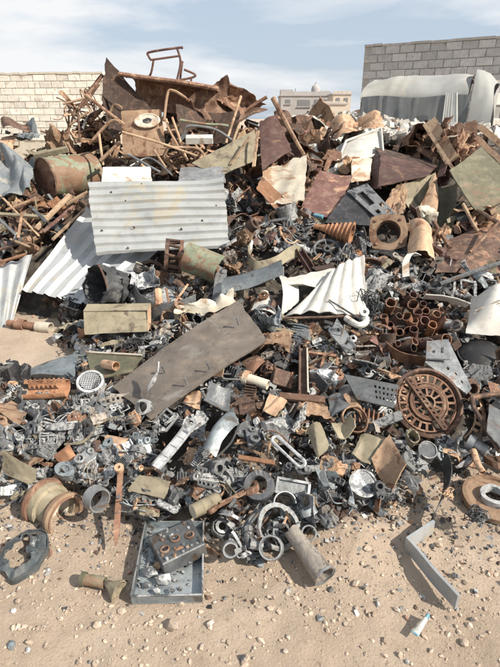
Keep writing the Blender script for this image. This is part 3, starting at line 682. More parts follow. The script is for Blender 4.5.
rt = thing('metal_cabinet', P((405, 180, 4.9)), 'maroon rusted cabinet box lying on its side right of the appliance door', 'cabinet')
fx = [P((378, 187, 4.85)), P((427, 178, 4.95)), P((437, 167, 5.3)), P((381, 155, 5.3))]
part(MB().patch(fx, 10, 8, None, .006, .015, 8, .012, 3), 'front', 'maroon', rt, 26)
part(MB().patch([fx[3], fx[2], fx[2]+V((.02, .3, .05)), fx[3]+V((0, .32, .04))], 8, 6, None, .006, .02, 9, .012, 3), 'top', 'rust_dark', rt, 26)
part(MB().patch([fx[0], fx[3], fx[3]+V((-.03, .3, .03)), fx[0]+V((-.03, .3, -.05))], 6, 6, None, .006, .02, 10, .012, 3), 'side', 'maroon', rt, 26)
hero('the maroon cabinet', 406, 170, 26, 14)
# --- right: bent sheets and the olive panel
sheet('curved_sheet', [(404, 184, 4.9), (421, 206, 4.65), (439, 214, 4.6), (436, 173, 5.05)], 'olive_brown', 'curved tan-brown tank shell piece under the maroon cabinet', 'sheet metal', 'the curved tank shell', cr=.02, fn=lambda a, b: -.14*math.sin(a*math.pi), n=14)
sheet('curved_sheet', [(421, 206, 4.62), (438, 222, 4.5), (441, 184, 4.85), (436, 172, 5.02)], 'tan_rust', 'sunlit tan flap bent out from the curved tank shell', 'sheet metal', cr=.02, jag=.05)
sheet('bent_sheet', [(437, 240, 4.35), (452, 243, 4.35), (460, 178, 5.0), (438, 168, 5.05)], 'olive', 'tall dark olive sheet standing folded beside the big olive panel', 'sheet metal', 'the tall folded olive sheet', cr=.03, fn=lambda a, b: -.12*math.sin(a*math.pi))
sheet('bent_sheet', [(380, 213, 4.6), (401, 222, 4.5), (412, 184, 4.9), (399, 182, 4.95)], 'tan_rust', 'shredded tan sheet standing in folds beside the curved tank shell', 'sheet metal', 'the shredded tan sheet', cr=.09, jag=.12, n=16, cs_=5)
sheet('olive_panel', [(449, 172, 4.85), (477, 215, 4.35), (524, 192, 4.6), (481, 148, 5.15)], 'olive', 'big flat olive green panel leaning at the right edge of the heap', 'panel', 'the big olive panel', cr=.008, jag=.012, th=.012, ex=(30, 30))
for pts, w_, mt, lab, ph in [
  ([(424, 124, 5.6), (452, 168, 5.0), (486, 226, 4.3)], 3.0, 'wood', 'long narrow wooden batten running down along the olive panel', 'the long batten'),
  ([(429, 121, 5.75), (441, 141, 5.5), (452, 160, 5.2)], 13, 'wood', 'broad pale plank end sticking up by the tarpaulin shelter', 'the broad pale plank'),
  ([(479, 126, 5.6), (494, 138, 5.5), (512, 153, 5.4)], 6, 'wood', 'upper brown plank jutting above the olive panel', None),
  ([(476, 137, 5.45), (490, 150, 5.3), (506, 166, 5.1)], 5, 'tan_rust', 'lower brown plank resting on the olive panel', None),
  ([(460, 150, 5.4), (468, 136, 5.6)], 3.5, 'wood', 'short upright plank stump above the olive panel', None)]:
    ps = smooth_path([P(t) for t in pts], 4); k = mpp(ps[0]); wv = V((.75, -.3, .6)).normalized()*w_*k
    m = MB().ribbon([p + V((0, 0, mnoise.noise(V((i*.4, 3, w_)))*.01)) for i, p in enumerate(ps)], wv, .022); one(m, 'plank', mt, lab, 'plank', None, 0)
    hero(ph or '', sum(t[0] for t in pts)/len(pts), sum(t[1] for t in pts)/len(pts))
sheet('maroon_sheet', [(436, 268, 3.7), (506, 274, 3.65), (508, 212, 4.4), (448, 236, 4.2)], 'rust_dark', 'wide brown sheet below the olive panel, its colour darkened for shade', 'sheet metal', 'the shaded brown sheet', cr=.03, ex=(26, 16))  # dark rust tone paints the shade on this maroon sheet
for pts, r, mt, lab in [([(470, 252, 3.9), (499, 222, 4.1)], 1.6, 'rust', 'rusty bar crossing the shaded brown sheet'), ([(477, 210, 4.3), (500, 224, 4.15)], 2.2, 'rust_dark', 'dark rusty rail along the foot of the olive panel'), ([(463, 204, 4.4), (478, 232, 4.2)], 1.8, 'wood', 'pale short batten under the corner of the olive panel'), ([(434, 222, 4.3), (450, 248, 4.0)], 2.0, 'rust', 'short rusty pipe poking from under the tall folded olive sheet'), ([(440, 284, 3.5), (470, 273, 3.55), (503, 262, 3.6)], 2.4, 'steel', 'long grey steel pipe lying level at the right edge')]:
    bar('metal_bar', pts, r, mt, lab, 'bar')
# --- middle: appliance bracket, flange, coil, wheel, white folded sheet
rt = thing('appliance_panel', P((356, 222, 4.3)), 'black panel with a slotted silver bracket on its edge', 'panel')
c = [P((325, 221, 4.4)), P((384, 226, 4.3)), P((368, 196, 4.65)), P((348, 190, 4.75))]
part(MB().patch(c, 8, 8, None, .03, .01, 1, .006, 3), 'panel', 'black', rt, 26)
b4 = [P((347, 191, 4.72)), P((386, 226, 4.25)), P((399, 217, 4.3)), P((367, 183, 4.78))]
part(perforated(MB(), b4, 22, 9, lambda i, j: (3 <= i <= 10 and 2 <= j <= 4) or (j in (6, 7) and i in (12, 13, 16, 17, 19)) or (i in (14, 15) and j in (2, 3)), .012), 'bracket', 'alu', rt, 0)
hero('the black panel with a silver bracket', 360, 205, 32, 18)
def ring(name, u, v, rpx, hpx, axis, mat, label, cat, ph=None, inner=.7, dY=-.06, n=24, warp=.0, ex=True, sq=0, group=None, arc=1.):
    p = W(u, v, dY) if dY < 1 else Q(u, v, dY); k = mpp(p); r = rpx*k; h = hpx*k; ri = r*inner
    m = MB().lathe(frame(p, axis), [(r, 0), (r, h*.8), (r*.96, h), (ri*1.04, h), (ri, h*.8), (ri, 0)], n, True, warp*r, u*.37+v, arc)
    o = one(m, name, mat, label, cat, group); hero(ph or '', u, v, rpx*.8*ex, rpx*.8*ex); return o
rt = thing('flange', P((388, 240, 4.0)), 'square-cornered pale flange with a big round hole facing out', 'flange')
p = Q(388, 233, 4.08); k = mpp(p); fm = frame(p, (-.15, -.85, .5)); N = 32; vs = []
for z in (0, .03):
    for rr in (0, 1):
        for i in range(N):
            a = 2*math.pi*i/N; ca, sa = math.cos(a), math.sin(a); R1 = 18.5*k/max(abs(ca), abs(sa))*.5 + 18*k*.52
            r_ = R1 if rr else 12*k; vs.append(fm @ V((r_*ca, r_*sa, z)))
fs = []
for i in range(N):
    j = (i+1) % N; fs += [(2*N+i, 2*N+j, 3*N+j, 3*N+i), (i, N+i, N+j, j), (N+i, 3*N+i, 3*N+j, N+j), (i, j, 2*N+j, 2*N+i)]
part(MB().add(vs, fs), 'flange_plate', 'tan_rust', rt)
part(MB().lathe(fm, [(12*k, -.12), (12*k, .0), (11*k, 0), (11*k, -.12)], 24), 'barrel', 'rust_dark', rt)
for i in range(4):
    a = math.pi/4+i*math.pi/2; m = MB(); m.lathe(fm @ Matrix.Translation((17*k*math.cos(a), 17*k*math.sin(a), .03)), [(1.6*k, 0), (1.6*k, .012), (.001, .014)], 6, False); part(m, 'bolt', 'rust', rt)
hero('the pale flange', 388, 234, 17, 15)
sheet('gasket_plate', [(372, 250, -.03), (410, 262, -.05), (412, 250, -.03), (374, 243, -.02)], 'black', 'black holed gasket plate lying below the pale flange', 'plate', cr=.004)
sheet('tank_end', [(406, 258, 3.85), (435, 262, 3.8), (432, 227, 4.2), (411, 219, 4.3)], 'tan_rust', 'rounded pinkish tank end with a torn shadowed edge beside the pale flange', 'tank', 'the pinkish tank end', cr=.015, jag=.05, n=14, fn=lambda a, b: .1*math.sin(a*math.pi)*math.sin(b*math.pi*.6+.9))
m = MB().ribbon(smooth_path([P((406, 277, 3.6)), P((406, 262, 3.7)), P((411, 254, 3.75)), P((418, 256, 3.8))], 5), V((.05, 0, .01)), .006); one(m, 'strap', 'white', 'bent white strap hooked in front of the pinkish tank end', 'strap')
# ribbed horn
rt = thing('ribbed_horn', P((335, 240, 4.2)), 'rusty orange ribbed horn narrowing to a snout', 'pipe fitting')
a, b = P((314, 226, 4.25)), P((352, 234, 4.12)); k = mpp(a); L = (b-a).length; prof = []
for i in range(29):
    t = i/28; r = (2.6 + (8.5*max(0, (t-.25)/.75)**.8) + (1.1*math.sin(t*58) if t > .32 else 0))*k; prof.append((r, L*t))
part(MB().lathe(frame(a, b-a), prof + [(prof[-1][0]*.75, L), (1.6*k, 0)], 20, True), 'horn', 'rust_orange', rt, 25)
hero('the ribbed rusty horn', 335, 231, 18, 9)
# spoked wheel
rt = thing('spoked_wheel', P((326, 256, 3.9)), 'small black spoked wheel lying on the rusty channels', 'wheel')
p = Q(327, 250, 3.98); k = mpp(p); fm = frame(p, (0, -.6, .8))
part(MB().tube([fm @ V((13*k*math.cos(a*math.pi/14), 13*k*math.sin(a*math.pi/14), 0)) for a in range(28)], 1.5*k, 8, True), 'rim', 'steel_dark', rt)
part(MB().lathe(fm, [(4*k, -.02), (4*k, .02), (2*k, .02), (2*k, -.02)], 14), 'hub', 'steel_dark', rt)
for i in range(5):
    a = i*2*math.pi/5+.4; part(MB().tube([fm @ V((3.5*k*math.cos(a), 3.5*k*math.sin(a), 0)), fm @ V((12.5*k*math.cos(a), 12.5*k*math.sin(a), 0))], .9*k, 6), 'spoke', 'steel_dark', rt)
hero('the small spoked wheel', 327, 250, 11, 8)
def channel(name, a, b, wpx, hpx, mat, label, cat, ph=None, up=(0, -.4, 1), group=None, tpx=.9):
    a, b = P(a), P(b); k = mpp(a); d = (b-a); M = frame((a+b)/2, up, d); L = d.length; w_, h_, t = wpx*k, hpx*k, max(.003, tpx*k)
    M = frame((a+b)/2, (V(up)-d.normalized()*V(up).dot(d.normalized())), d)
    pr = [(-w_/2, -h_/2), (w_/2, -h_/2), (w_/2, h_/2), (w_/2-t, h_/2), (w_/2-t, -h_/2+t), (-w_/2+t, -h_/2+t), (-w_/2+t, h_/2), (-w_/2, h_/2)]
    vs = [M @ V((x, y, z)) for x in (-L/2, L/2) for y, z in pr]; n = 8
    fs = [(i, (i+1) % n, n+(i+1) % n, n+i) for i in range(n)] + [(7, 6, 5, 0), (5, 4, 1, 0), (4, 3, 2, 1), (8, 13, 14, 15), (8, 9, 12, 13), (9, 10, 11, 12)]
    return one(MB().add(vs, fs), name, mat, label, cat, group, 0)
def boxbar(name, a, b, wpx, hpx, mat, label, cat, up=(0, -.4, 1), bev=.003, group=None):
    a, b = P(a), P(b); k = mpp(a); d = b-a; u_ = V(up)-d.normalized()*V(up).dot(d.normalized())
    m = MB(); m.box(frame((a+b)/2, u_, d), d.length, wpx*k, hpx*k, bev); return one(m, name, mat, label, cat, group, 0)
channel('channel_section', (299, 250, 4.0), (316, 277, 3.75), 7, 6, 'maroon', 'maroon channel pointing down to the white folded sheet', 'channel'); hero('the maroon channel', 308, 264, 6, 8)
m = MB(); a, b = P((314, 275, 3.68)), P((333, 272, 3.72)); k = mpp(a); pr = [(0, 0)]
M = frame(a, b-a, (0, 0, 1)); s = 6.5*k; L = (b-a).length; q = [(s, s), (-s, s), (-s, -s), (s, -s)]; vs = []
for z in (0, L):
    for f in (1, .84): vs += [M @ V((x*f, y*f, z)) for x, y in q]
fs = []
for i in range(4):
    j = (i+1) % 4; fs += [(i, j, 8+j, 8+i), (4+j, 4+i, 12+i, 12+j), (i, 4+i, 4+j, j), (8+i, 8+j, 12+j, 12+i)]
one(m.add(vs, fs), 'square_tube', 'rust_dark', 'short dark rusty square tube above the white folded sheet', 'tube', None, 0); hero('the short square tube', 323, 273, 8, 6)
boxbar('metal_bar', (330, 279, 3.65), (350, 276, 3.7), 4, 3, 'rust', 'little rusty bar beside the short square tube', 'bar')
rt = thing('folded_sheet', P((325, 312, 3.2)), 'large crumpled off-white sheet folded into peaks in the middle of the heap', 'sheet metal')
def pleats(a, b): return .022*(abs(math.sin(a*15+b*2.5))-.5)*(1-b*.2) + .035*math.sin(a*4) - .05*math.sin(b*2.4)
part(MB().patch([P((284, 315, 3.14)), P((368, 314, 3.08)), P((365, 250, 3.6)), P((326, 274, 3.5))], 40, 18, pleats, .005, .025, 3.1, .012, 3), 'main_fold', 'dirty_white', rt, 40)
part(MB().patch([P((281, 316, 3.2)), P((299, 302, 3.4)), P((290, 272, 3.65)), P((277, 266, 3.7))], 10, 10, lambda a, b: .05*math.sin(b*4), .005, .03, 6.1, .015, 3), 'upright_fold', 'dirty_white', rt, 30)
part(MB().patch([P((251, 309, 3.3)), P((281, 317, 3.22)), P((272, 296, 3.5)), P((261, 289, 3.55))], 8, 8, lambda a, b: .03*math.sin(a*3), .005, .02, 7.1, .01, 3), 'corner_fold', 'dirty_white', rt, 30)
part(MB().patch([P((284, 290, 3.45)), P((334, 292, 3.42)), P((334, 279, 3.6)), P((288, 283, 3.6))], 8, 8, None, .005, .05, 8.1, .03, 3), 'inner_fold', 'dirty_white', rt, 30)
hero('the white folded sheet', 315, 292, 50, 28)
m = MB(); a, b = P((283, 318, 3.12)), P((366, 315, 3.08)); m.tube([a, a.lerp(b, .5)+V((0, 0, -.005)), b], 1.3*mpp(a), 6); one(m, 'metal_rod', 'rust_dark', 'dark rod along the lower hem of the white folded sheet', 'rod')
# grey duct and curled strip
rt = thing('duct', P((255, 290, 3.5)), 'grey flattened metal duct reaching under the white folded sheet', 'duct')
part(MB().patch([P((222, 300, 3.42)), P((284, 282, 3.55)), P((282, 266, 3.75)), P((228, 284, 3.65))], 12, 10, lambda a, b: .06*math.sin(b*math.pi), .006, .02, 2.1, .018, 4), 'shell', 'blue_grey', rt, 30)
part(MB().patch([P((284, 282, 3.55)), P((283, 266, 3.75)), P((279, 269, 3.76)), P((280, 280, 3.58))], 4, 4, None, .01, 0, 2.1, .0, 4), 'seam', 'alu', rt, 30)
hero('the grey duct', 252, 284, 26, 10)
m = MB().ribbon(smooth_path([P((252, 244, 4.2)), P((248, 256, 4.0)), P((256, 267, 3.85)), P((275, 263, 3.85)), P((290, 253, 3.95)), P((300, 251, 4.0))], 5), V((0, .05, .09)), .006); one(m, 'strip', 'olive_brown', 'wide brown metal band curling behind the grey duct', 'strip'); hero('the curling brown band', 268, 257, 14, 6)
# white plastic housing and dark pot at the right edge
rt = thing('plastic_housing', P((486, 332, 3.0)), 'rounded off-white moulded housing cut off by the right edge', 'housing')
part(MB().patch([P((466, 332, 2.95)), P((512, 338, 2.92)), P((512, 287, 3.4)), P((470, 300, 3.35))], 14, 14, lambda a, b: .2*(math.sin(min(1, a*1.6+.08)*math.pi*.62))*math.sin(b*math.pi), .006, .01, 9, .008, 3), 'shell', 'dirty_white', rt, 40)
for q in (.35, .5, .65):
    part(MB().tube([P((470+q*8, 324-q*20, 3.05)), P((500, 312-q*18, 3.02))], .006, 5), 'rib', 'cream', rt)
hero('the off-white moulded housing', 488, 312, 24, 22)
m = MB().ribbon([P((424, 297, 3.3)), P((440, 298, 3.25)), P((455, 301, 3.2)), P((468, 306, 3.12))], V((0, -.06, .05)), .008); one(m, 'strip', 'white', 'flat off-white trim strip leading to the moulded housing', 'strip'); hero('', 445, 300, 20, 4)
rt = thing('pot', P((482, 362, 2.7)), 'wide black pan with a domed lid in the shade at the right edge', 'pan')
p = Q(484, 356, 2.8); k = mpp(p); fm = frame(p, (0, -.25, 1))
part(MB().lathe(fm, [(20*k, -.06), (25*k, 0), (26*k, .006), (24*k, .008), (18*k, -.05)], 28), 'body', 'black', rt)
part(MB().lathe(fm, [(24*k, .012), (20*k, .035), (12*k, .06), (2*k, .07), (.001, .07)], 28, False), 'lid', 'black', rt)
hero('the black pan', 484, 350, 24, 14)
# bundle of short rusty pipes
rt = thing('pipe_bundle', P((415, 345, 2.85)), 'cluster of short rust-orange pipes all pointing up and out', 'pipe bundle')
rng = random.Random(4); cells = []
for rr, n_ in ((2, 1), (10, 5), (20, 9), (29, 11)):
    for i in range(n_):
        a = 2*math.pi*(i+.5*(rr == 20))/n_; cells.append((414+rr*1.1*math.cos(a)+rng.uniform(-4, 4), 324+rr*.82*math.sin(a)+rng.uniform(-4, 4)))
for u, v in cells:
    p = W(u, v, rng.uniform(-.09, -.02)); k = mpp(p); d = V(((u-414)/45+rng.uniform(-.6, .6), -.7+rng.uniform(-.35, .35), .75-(v-324)/60)).normalized()
    part(pipe(MB(), p-d*.12, p+d*rng.uniform(0, .035), rng.uniform(3.6, 6)*k, None, 13, .006, u), 'pipe', rng.choice(['rust', 'rust', 'rust_orange', 'rust_dark', 'maroon']), rt)
hero('the cluster of rusty pipes', 414, 324, 34, 27)
m = MB(); p = W(388, 338, -.05); m.ribbon(smooth_path([P((381, 330, 2.95)), P((384, 345, 2.82)), P((400, 357, 2.72)), P((425, 362, 2.68))], 5), V((0, -.02, .07)), .006); one(m, 'strip', 'rust_orange', 'orange rusty hoop strip under the cluster of pipes', 'strip')
# wheel grille
rt = thing('wheel_grille', P((430, 425, 2.1)), 'big round rusty wheel guard with spoked holes and a bar across it', 'wheel')
p = Q(427, 403, 2.3); k = mpp(p); fm = frame(p, (.05, -.72, .69), (1, 0, 0))
def holed(mb, fm, r0, r1, n, th, web=.34, z=0.):
    mb.lathe(fm, [(r0, z), (r0+(r1-r0)*.16, z), (r0+(r1-r0)*.16, z+th), (r0, z+th)], 36); mb.lathe(fm, [(r1*.95, z), (r1, z), (r1, z+th), (r1*.95, z+th)], 36)
    for i in range(n):
        a = 2*math.pi*i/n; w_ = web*2*math.pi*(r0+r1)/2/n
        mb.box(fm @ Matrix.Rotation(a, 4, 'Z') @ Matrix.Translation(((r0+r1)/2, 0, z+th/2)), (r1-r0)*.94, w_, th*.9)
    return mb
part(MB().lathe(fm, [(31*k, -.02), (35*k, -.01), (35.5*k, .02), (32.5*k, .028), (31*k, .01)], 44, True, .004, 1), 'rim', 'rust_dark', rt)
part(holed(MB(), fm, 20*k, 29.5*k, 22, .008), 'outer_grille', 'rust', rt, 20)
part(holed(MB(), fm, 6*k, 15*k, 12, .008, .36, .012), 'inner_grille', 'rust', rt, 20)
part(MB().lathe(fm, [(15.5*k, .0), (18.5*k, .0), (18.5*k, .02), (15.5*k, .02)], 36), 'ring', 'rust', rt)
a, b = fm @ V((-19*k, 24*k, .035)), fm @ V((13*k, -28*k, .035)); m = MB(); c = [a+V((-3*k, 0, 0)), b+V((-3*k, 0, 0)), b+V((4*k, 0, 0)), a+V((4*k, 0, 0))]
part(perforated(MB(), c, 23, 3, lambda i, j: j == 1 and i % 2 == 1, .008), 'cross_bar', 'rust', rt, 0)
hero('the big round wheel guard', 427, 403, 37, 36)
rt = thing('perforated_disc', P((450, 425, 2.2)), 'wide rusty perforated disc half hidden behind the wheel guard', 'disc')
p = Q(441, 408, 2.36); k = mpp(p); fm = frame(p, (.1, -.62, .78)); part(holed(MB(), fm, 34*k, 44*k, 30, .008, .42), 'outer_band', 'tan_rust', rt, 20); part(MB().lathe(fm, [(43*k, -.01), (46*k, -.01), (46*k, .004), (43*k, .004)], 40), 'edge', 'rust', rt)
hero('the perforated disc', 466, 428, 12, 18); hero('', 400, 350, 12, 8)
rt = thing('triangular_bracket', P((450, 380, 2.5)), 'grey triangular steel bracket with drilled holes above the wheel guard', 'bracket')
part(perforated(MB(), [P((425, 362, 2.6)), P((467, 394, 2.42)), P((472, 388, 2.44)), P((449, 341, 2.8))], 16, 9, lambda i, j: (i, j) in ((3, 5), (3, 6), (6, 3), (9, 4), (12, 4)), .01), 'plate', 'steel', rt, 0)
part(perforated(MB(), [P((426, 358, 2.6)), P((450, 359, 2.6)), P((449, 339, 2.75)), P((427, 341, 2.75))], 8, 7, lambda i, j: (i, j) in ((2, 2), (5, 3), (5, 2)), .01), 'flange', 'steel', rt, 0)
hero('the triangular steel bracket', 447, 362, 18, 20)
m = MB().tube([P((505, 394, 2.4)), P((486, 395, 2.4)), P((472, 398, 2.36)), P((474, 408, 2.28)), P((493, 440, 2.06)), P((500, 452, 2.0))], 2.5*mpp(P((480, 400))), 6); one(m, 'tube_frame', 'rust_dark', 'dark bent tubular frame at the right edge beside the perforated disc', 'frame', None, 0)
hero('the dark tubular frame', 482, 415, 8, 24)
m = MB().patch([P((486, 432, 2.08)), P((503, 450, 1.98)), P((506, 412, 2.25)), P((488, 406, 2.28))], 6, 6, None, .006, .03, 2, .01, 3); one(m, 'painted_sheet', 'steel', 'narrow grey panel filling the dark tubular frame', 'panel'); hero('', 495, 425, 8, 18)
# --- left middle
rt = thing('oil_drum', P((60, 196, 5.3)), 'dented oil drum on its side with rusty end and green barrel', 'drum')
a = Q(45, 179, 5.32); k = mpp(a); d = V((.66, .74, .05)).normalized(); fm = frame(a, d); r = 20*k; L = .56
prof = [(r, 0)] + [(r*(1+.035*math.exp(-((t-.36)/.03)**2)+.035*math.exp(-((t-.68)/.03)**2)), L*t) for t in [i/24 for i in range(25)]]
part(MB().lathe(fm, prof + [(r*.97, L), (r*.95, .02)], 30, True, .02, 3), 'barrel', 'green_paint', rt)
part(MB().lathe(fm, [(r*.96, .0), (r*.99, -.008), (r*1.035, -.008), (r*1.035, .012), (r*.98, .014)], 30), 'rim', 'rust_dark', rt)
part(MB().lathe(fm, [(r*.97, .018), (r*.6, .03), (r*.3, .024), (.001, .03)], 30, False, .012, 5), 'end_plate', 'rust', rt)
m = MB(); m.lathe(fm @ Matrix.Translation((r*.55, r*.2, .02)), [(.03, 0), (.03, -.012), (.02, -.014), (.001, -.008)], 12, False); part(m, 'bung', 'rust_dark', rt)
hero('the oil drum', 62, 177, 28, 20)
sheet('tarpaulin_scrap', [(-6, 200, 5.05), (32, 186, 5.15), (36, 158, 5.5), (-6, 148, 5.6)], 'cloth_grey', 'blue-grey tarpaulin scrap draped at the left edge beside the drum', 'tarpaulin', 'the blue-grey tarpaulin scrap', cr=.055, soft=True, th=.003, n=26, cs_=2.6, fn=lambda a, b: .09*math.sin(a*8+b*5)*b, ex=(14, 18))
sheet('bent_strip', [(6, 133, 5.6), (30, 130, 5.6), (24, 120, 5.7), (4, 123, 5.7)], 'rust_dark', 'dark bent metal flap raised against the block wall at the left edge', 'sheet metal', 'the raised dark flap', cr=.03, fn=lambda a, b: .06*math.sin(a*5))
sheet('cream_board', [(-2, 158, 5.45), (10, 152, 5.5), (14, 128, 5.65), (0, 134, 5.65)], 'tan_rust', 'tan board stub standing under the raised dark flap', 'board', cr=.03)
sheet('cloth_scrap', [(45, 153, 5.8), (74, 152, 5.8), (68, 132, 6.0), (48, 135, 6.0)], 'tan_rust', 'sandy sack-like lump lying behind the oil drum', 'sack', 'the sandy lump', cr=.1, soft=True, n=16, fn=lambda a, b: .2*math.sin(a*math.pi)*math.sin(b*math.pi))
sheet('cloth_scrap', [(16, 150, 5.8), (44, 150, 5.8), (40, 134, 6.0), (18, 135, 6.0)], 'cloth_grey', 'grey crumpled sheet bundle behind the tarpaulin scrap', 'sheet metal', cr=.12, n=16)
boxbar('plank', (34, 156, 5.55), (68, 149, 5.6), 5, 5, 'olive_brown', 'dark brown plank lying above the oil drum', 'plank')
for pts, w_, mt, lab, ph in [
  ([(0, 195, 5.1), (39, 236, 4.65)], 2.0, 'wood', 'long pale stick slanting across the planks below the drum', 'the long slanting stick'),
  ([(36, 229, 4.7), (70, 195, 5.0)], 5.0, 'wood', 'broad grey plank leaning up to the oil drum', 'the broad leaning plank'),
  ([(-4, 214, 4.9), (46, 217, 4.8)], 4.2, 'olive_brown', 'grey-brown plank lying level across the left pile', 'the level plank'),
  ([(6, 210, 4.95), (36, 198, 5.0)], 3, 'tan_rust', 'tan bar lying behind the level plank', None),
  ([(-3, 217, 4.8), (16, 235, 4.6)], 3, 'steel', 'grey bar slanting down at the left edge', None),
  ([(18, 238, 4.6), (22, 212, 4.8)], 2.6, 'tan_rust', 'short upright tan stake by the level plank', None),
  ([(43, 232, 4.65), (74, 206, 4.9)], 3.6, 'maroon', 'red-brown bar lying under the broad leaning plank', 'the red-brown bar'),
  ([(10, 239, 4.6), (30, 247, 4.5)], 2.4, 'wood', 'pale short stick above the curled corrugated sheet', None),
  ([(52, 240, 4.6), (84, 210, 4.85)], 3.2, 'wood', 'pale batten along the top of the slanting corrugated sheet', None),
  ([(0, 262, 4.45), (26, 254, 4.5)], 3, 'rust_orange', 'orange rusty bar behind the curled corrugated sheet', None),
  ([(-2, 250, 4.6), (24, 242, 4.6)], 3.4, 'rust_dark', 'dark rusty bar above the orange bar on the left', None),
  ([(30, 206, 5.0), (46, 222, 4.7)], 3.4, 'steel_dark', 'dark bar crossing between the leaning planks', None),
  ([(66, 204, 5.0), (88, 192, 5.05)], 4.0, 'wood', 'pale plank end beside the upright corrugated sheet', None),
  ]:
    boxbar('plank' if mt in ('wood', 'olive_brown') else 'metal_bar', pts[0], pts[1], w_, w_*.6, mt, lab, 'plank' if mt in ('wood', 'olive_brown') else 'bar'); hero(ph or '', (pts[0][0]+pts[1][0])/2, (pts[0][1]+pts[1][1])/2)
def wire_ball(name, u, v, ru, rv, mat, label, cat, n=14, rpx=.5, ph=None, dY=-.08, seed=1, group=None):
    p = W(u, v, dY); k = mpp(p); m = MB(); rng = random.Random(seed); ps = []
    q = V((0, 0, 0)); d = V((1, 0, 0))
    for i in range(n*14):
        d = (d + V((rng.uniform(-1, 1), rng.uniform(-1, 1), rng.uniform(-1, 1)))*.8 - q*.55).normalized(); q = q + d*.42
        ps.append(p + V((q.x*ru*k*.6, q.y*ru*k*.6, max(-.9, q.z)*rv*k*.6)))
    m.tube(ps, rpx*k, 4); o = one(m, name, mat, label, cat, group); hero(ph or '', u, v, ru*.6, rv*.6); return o
wire_ball('wire_tangle', 73, 302, 19, 16, 'steel_dark', 'ball of dark tangled wire on the bare ground beside the slanting sheet', 'wire', 22, .6, 'the dark wire ball', seed=3)
wire_ball('wire_tangle', 368, 306, 17, 20, 'steel_dark', 'ball of dark fine wire between the white folded sheet and the pipe cluster', 'wire', 26, .55, 'the fine wire ball', seed=5)
wire_ball('wire_tangle', 478, 515, 13, 12, 'ash', 'frayed grey tuft of wire lying in front of the rusty ground disc', 'wire', 22, .5, 'the frayed wire tuft', seed=8)
wire_ball('wire_tangle', 447, 493, 7, 6, 'tan_rust', 'small pale tuft of fibre beside the dark curved strip', 'wire', 12, .5, None, seed=9)
wire_ball('wire_tangle', 133, 345, 14, 9, 'black', 'black fluffy wire bundle above the big brown plate', 'wire', 22, .5, 'the black wire bundle', seed=11)
rt = thing('coupling', P((28, 330, 3.55)), 'rusty pipe coupling with a pale end lying alone on bare ground', 'coupling')
a, b = G(8, 323, .035), G(42, 327, .03); k = mpp(a)
part(pipe(MB(), a, b, 3.6*k), 'pipe', 'rust', rt); part(pipe(MB(), a.lerp(b, .25), a.lerp(b, .5), 5.6*k), 'collar', 'rust', rt); part(pipe(MB(), a.lerp(b, .85), a.lerp(b, 1.25), 5.4*k), 'end_sleeve', 'cream', rt)
hero('the lone rusty coupling', 30, 325, 26, 8)
rt = thing('crushed_pot', P((108, 303, 3.7)), 'dented dark grey pot lying on its side with its mouth open', 'pot')
p = Q(108, 287, 3.8); k = mpp(p); fm = frame(p, (-.6, -.7, .35))
part(MB().lathe(fm, [(.001, -13*k), (16*k, -14*k), (18*k, -12*k), (18.6*k, -4*k), (19.6*k, -3*k), (18.6*k, -2*k), (18.2*k, 8*k), (20*k, 15*k), (18.4*k, 16*k), (16.8*k, 8*k), (16.6*k, -11*k), (.001, -11.5*k)], 34, False, .035, 4), 'body', 'steel_dark', rt, 60)
part(MB().tube([fm @ V((19.5*k*math.cos(t), 19.5*k*math.sin(t), 13*k + (6*k*math.sin((t+.4)*1.6)))) for t in [-.4+i*.2 for i in range(11)]], 1.1*k, 6), 'bail_handle', 'rust_dark', rt)
hero('the dented dark pot', 108, 286, 23, 20)
rt = thing('box_beam', P((116, 332, 3.4)), 'olive-brown metal box beam lying in front of the dented pot', 'beam')
c = [P((84, 334, 3.32)), P((148, 332, 3.26)), P((148, 310, 3.42)), P((83, 311, 3.48))]
part(MB().patch(c, 10, 5, None, .006, .01, 3, .008, 3), 'face', 'olive_brown', rt, 26); part(MB().patch([c[3], c[2], c[2]+V((0, .11, .015)), c[3]+V((0, .11, .015))], 10, 4, None, .006, .01, 4, .006, 3), 'top', 'olive_brown', rt, 26)
part(MB().patch([c[1], c[1]+V((.0, .12, 0)), c[2]+V((0, .12, .01)), c[2]], 3, 3, None, .006, 0, 4, .0, 3), 'end', 'tan_rust', rt, 26)
hero('the olive-brown box beam', 116, 320, 33, 14)
# motor: holed rotor + green casing
rt = thing('motor', P((185, 275, 3.85)), 'broken electric motor with rusty rotor cage and green casing', 'motor')
p = Q(171, 256, 3.98); k = mpp(p); d = V((.93, .1, -.12)).normalized(); fm = frame(p - d*6*k, d)
part(holed(MB(), fm, 7*k, 17*k, 9, .03, .4), 'rotor_face', 'rust_dark', rt, 20)
part(holed(MB(), fm @ Matrix.Translation((0, 0, 14*k)), 9*k, 17*k, 9, .03, .4), 'rotor_face', 'rust', rt, 20)
for i in range(9): part(MB().tube([fm @ V((15.5*k*math.cos(i*.698), 15.5*k*math.sin(i*.698), 0)), fm @ V((15.5*k*math.cos(i*.698+.15), 15.5*k*math.sin(i*.698+.15), 15*k))], 1.8*k, 6), 'rotor_bar', 'rust_dark', rt)
fm2 = frame(P((186, 257, 3.92)), (.9, -.25, -.28)); part(MB().lathe(fm2, [(14*k, 0), (14*k, 36*k), (12.6*k, 36*k), (12.6*k, 0)], 24, True, .02, 2, .82), 'casing', 'green_paint', rt)
part(MB().lathe(fm2, [(3*k, -8*k), (3*k, 34*k), (.5*k, 34*k), (.5*k, -8*k)], 10), 'shaft', 'rust', rt)
hero('the broken motor', 190, 258, 34, 19)
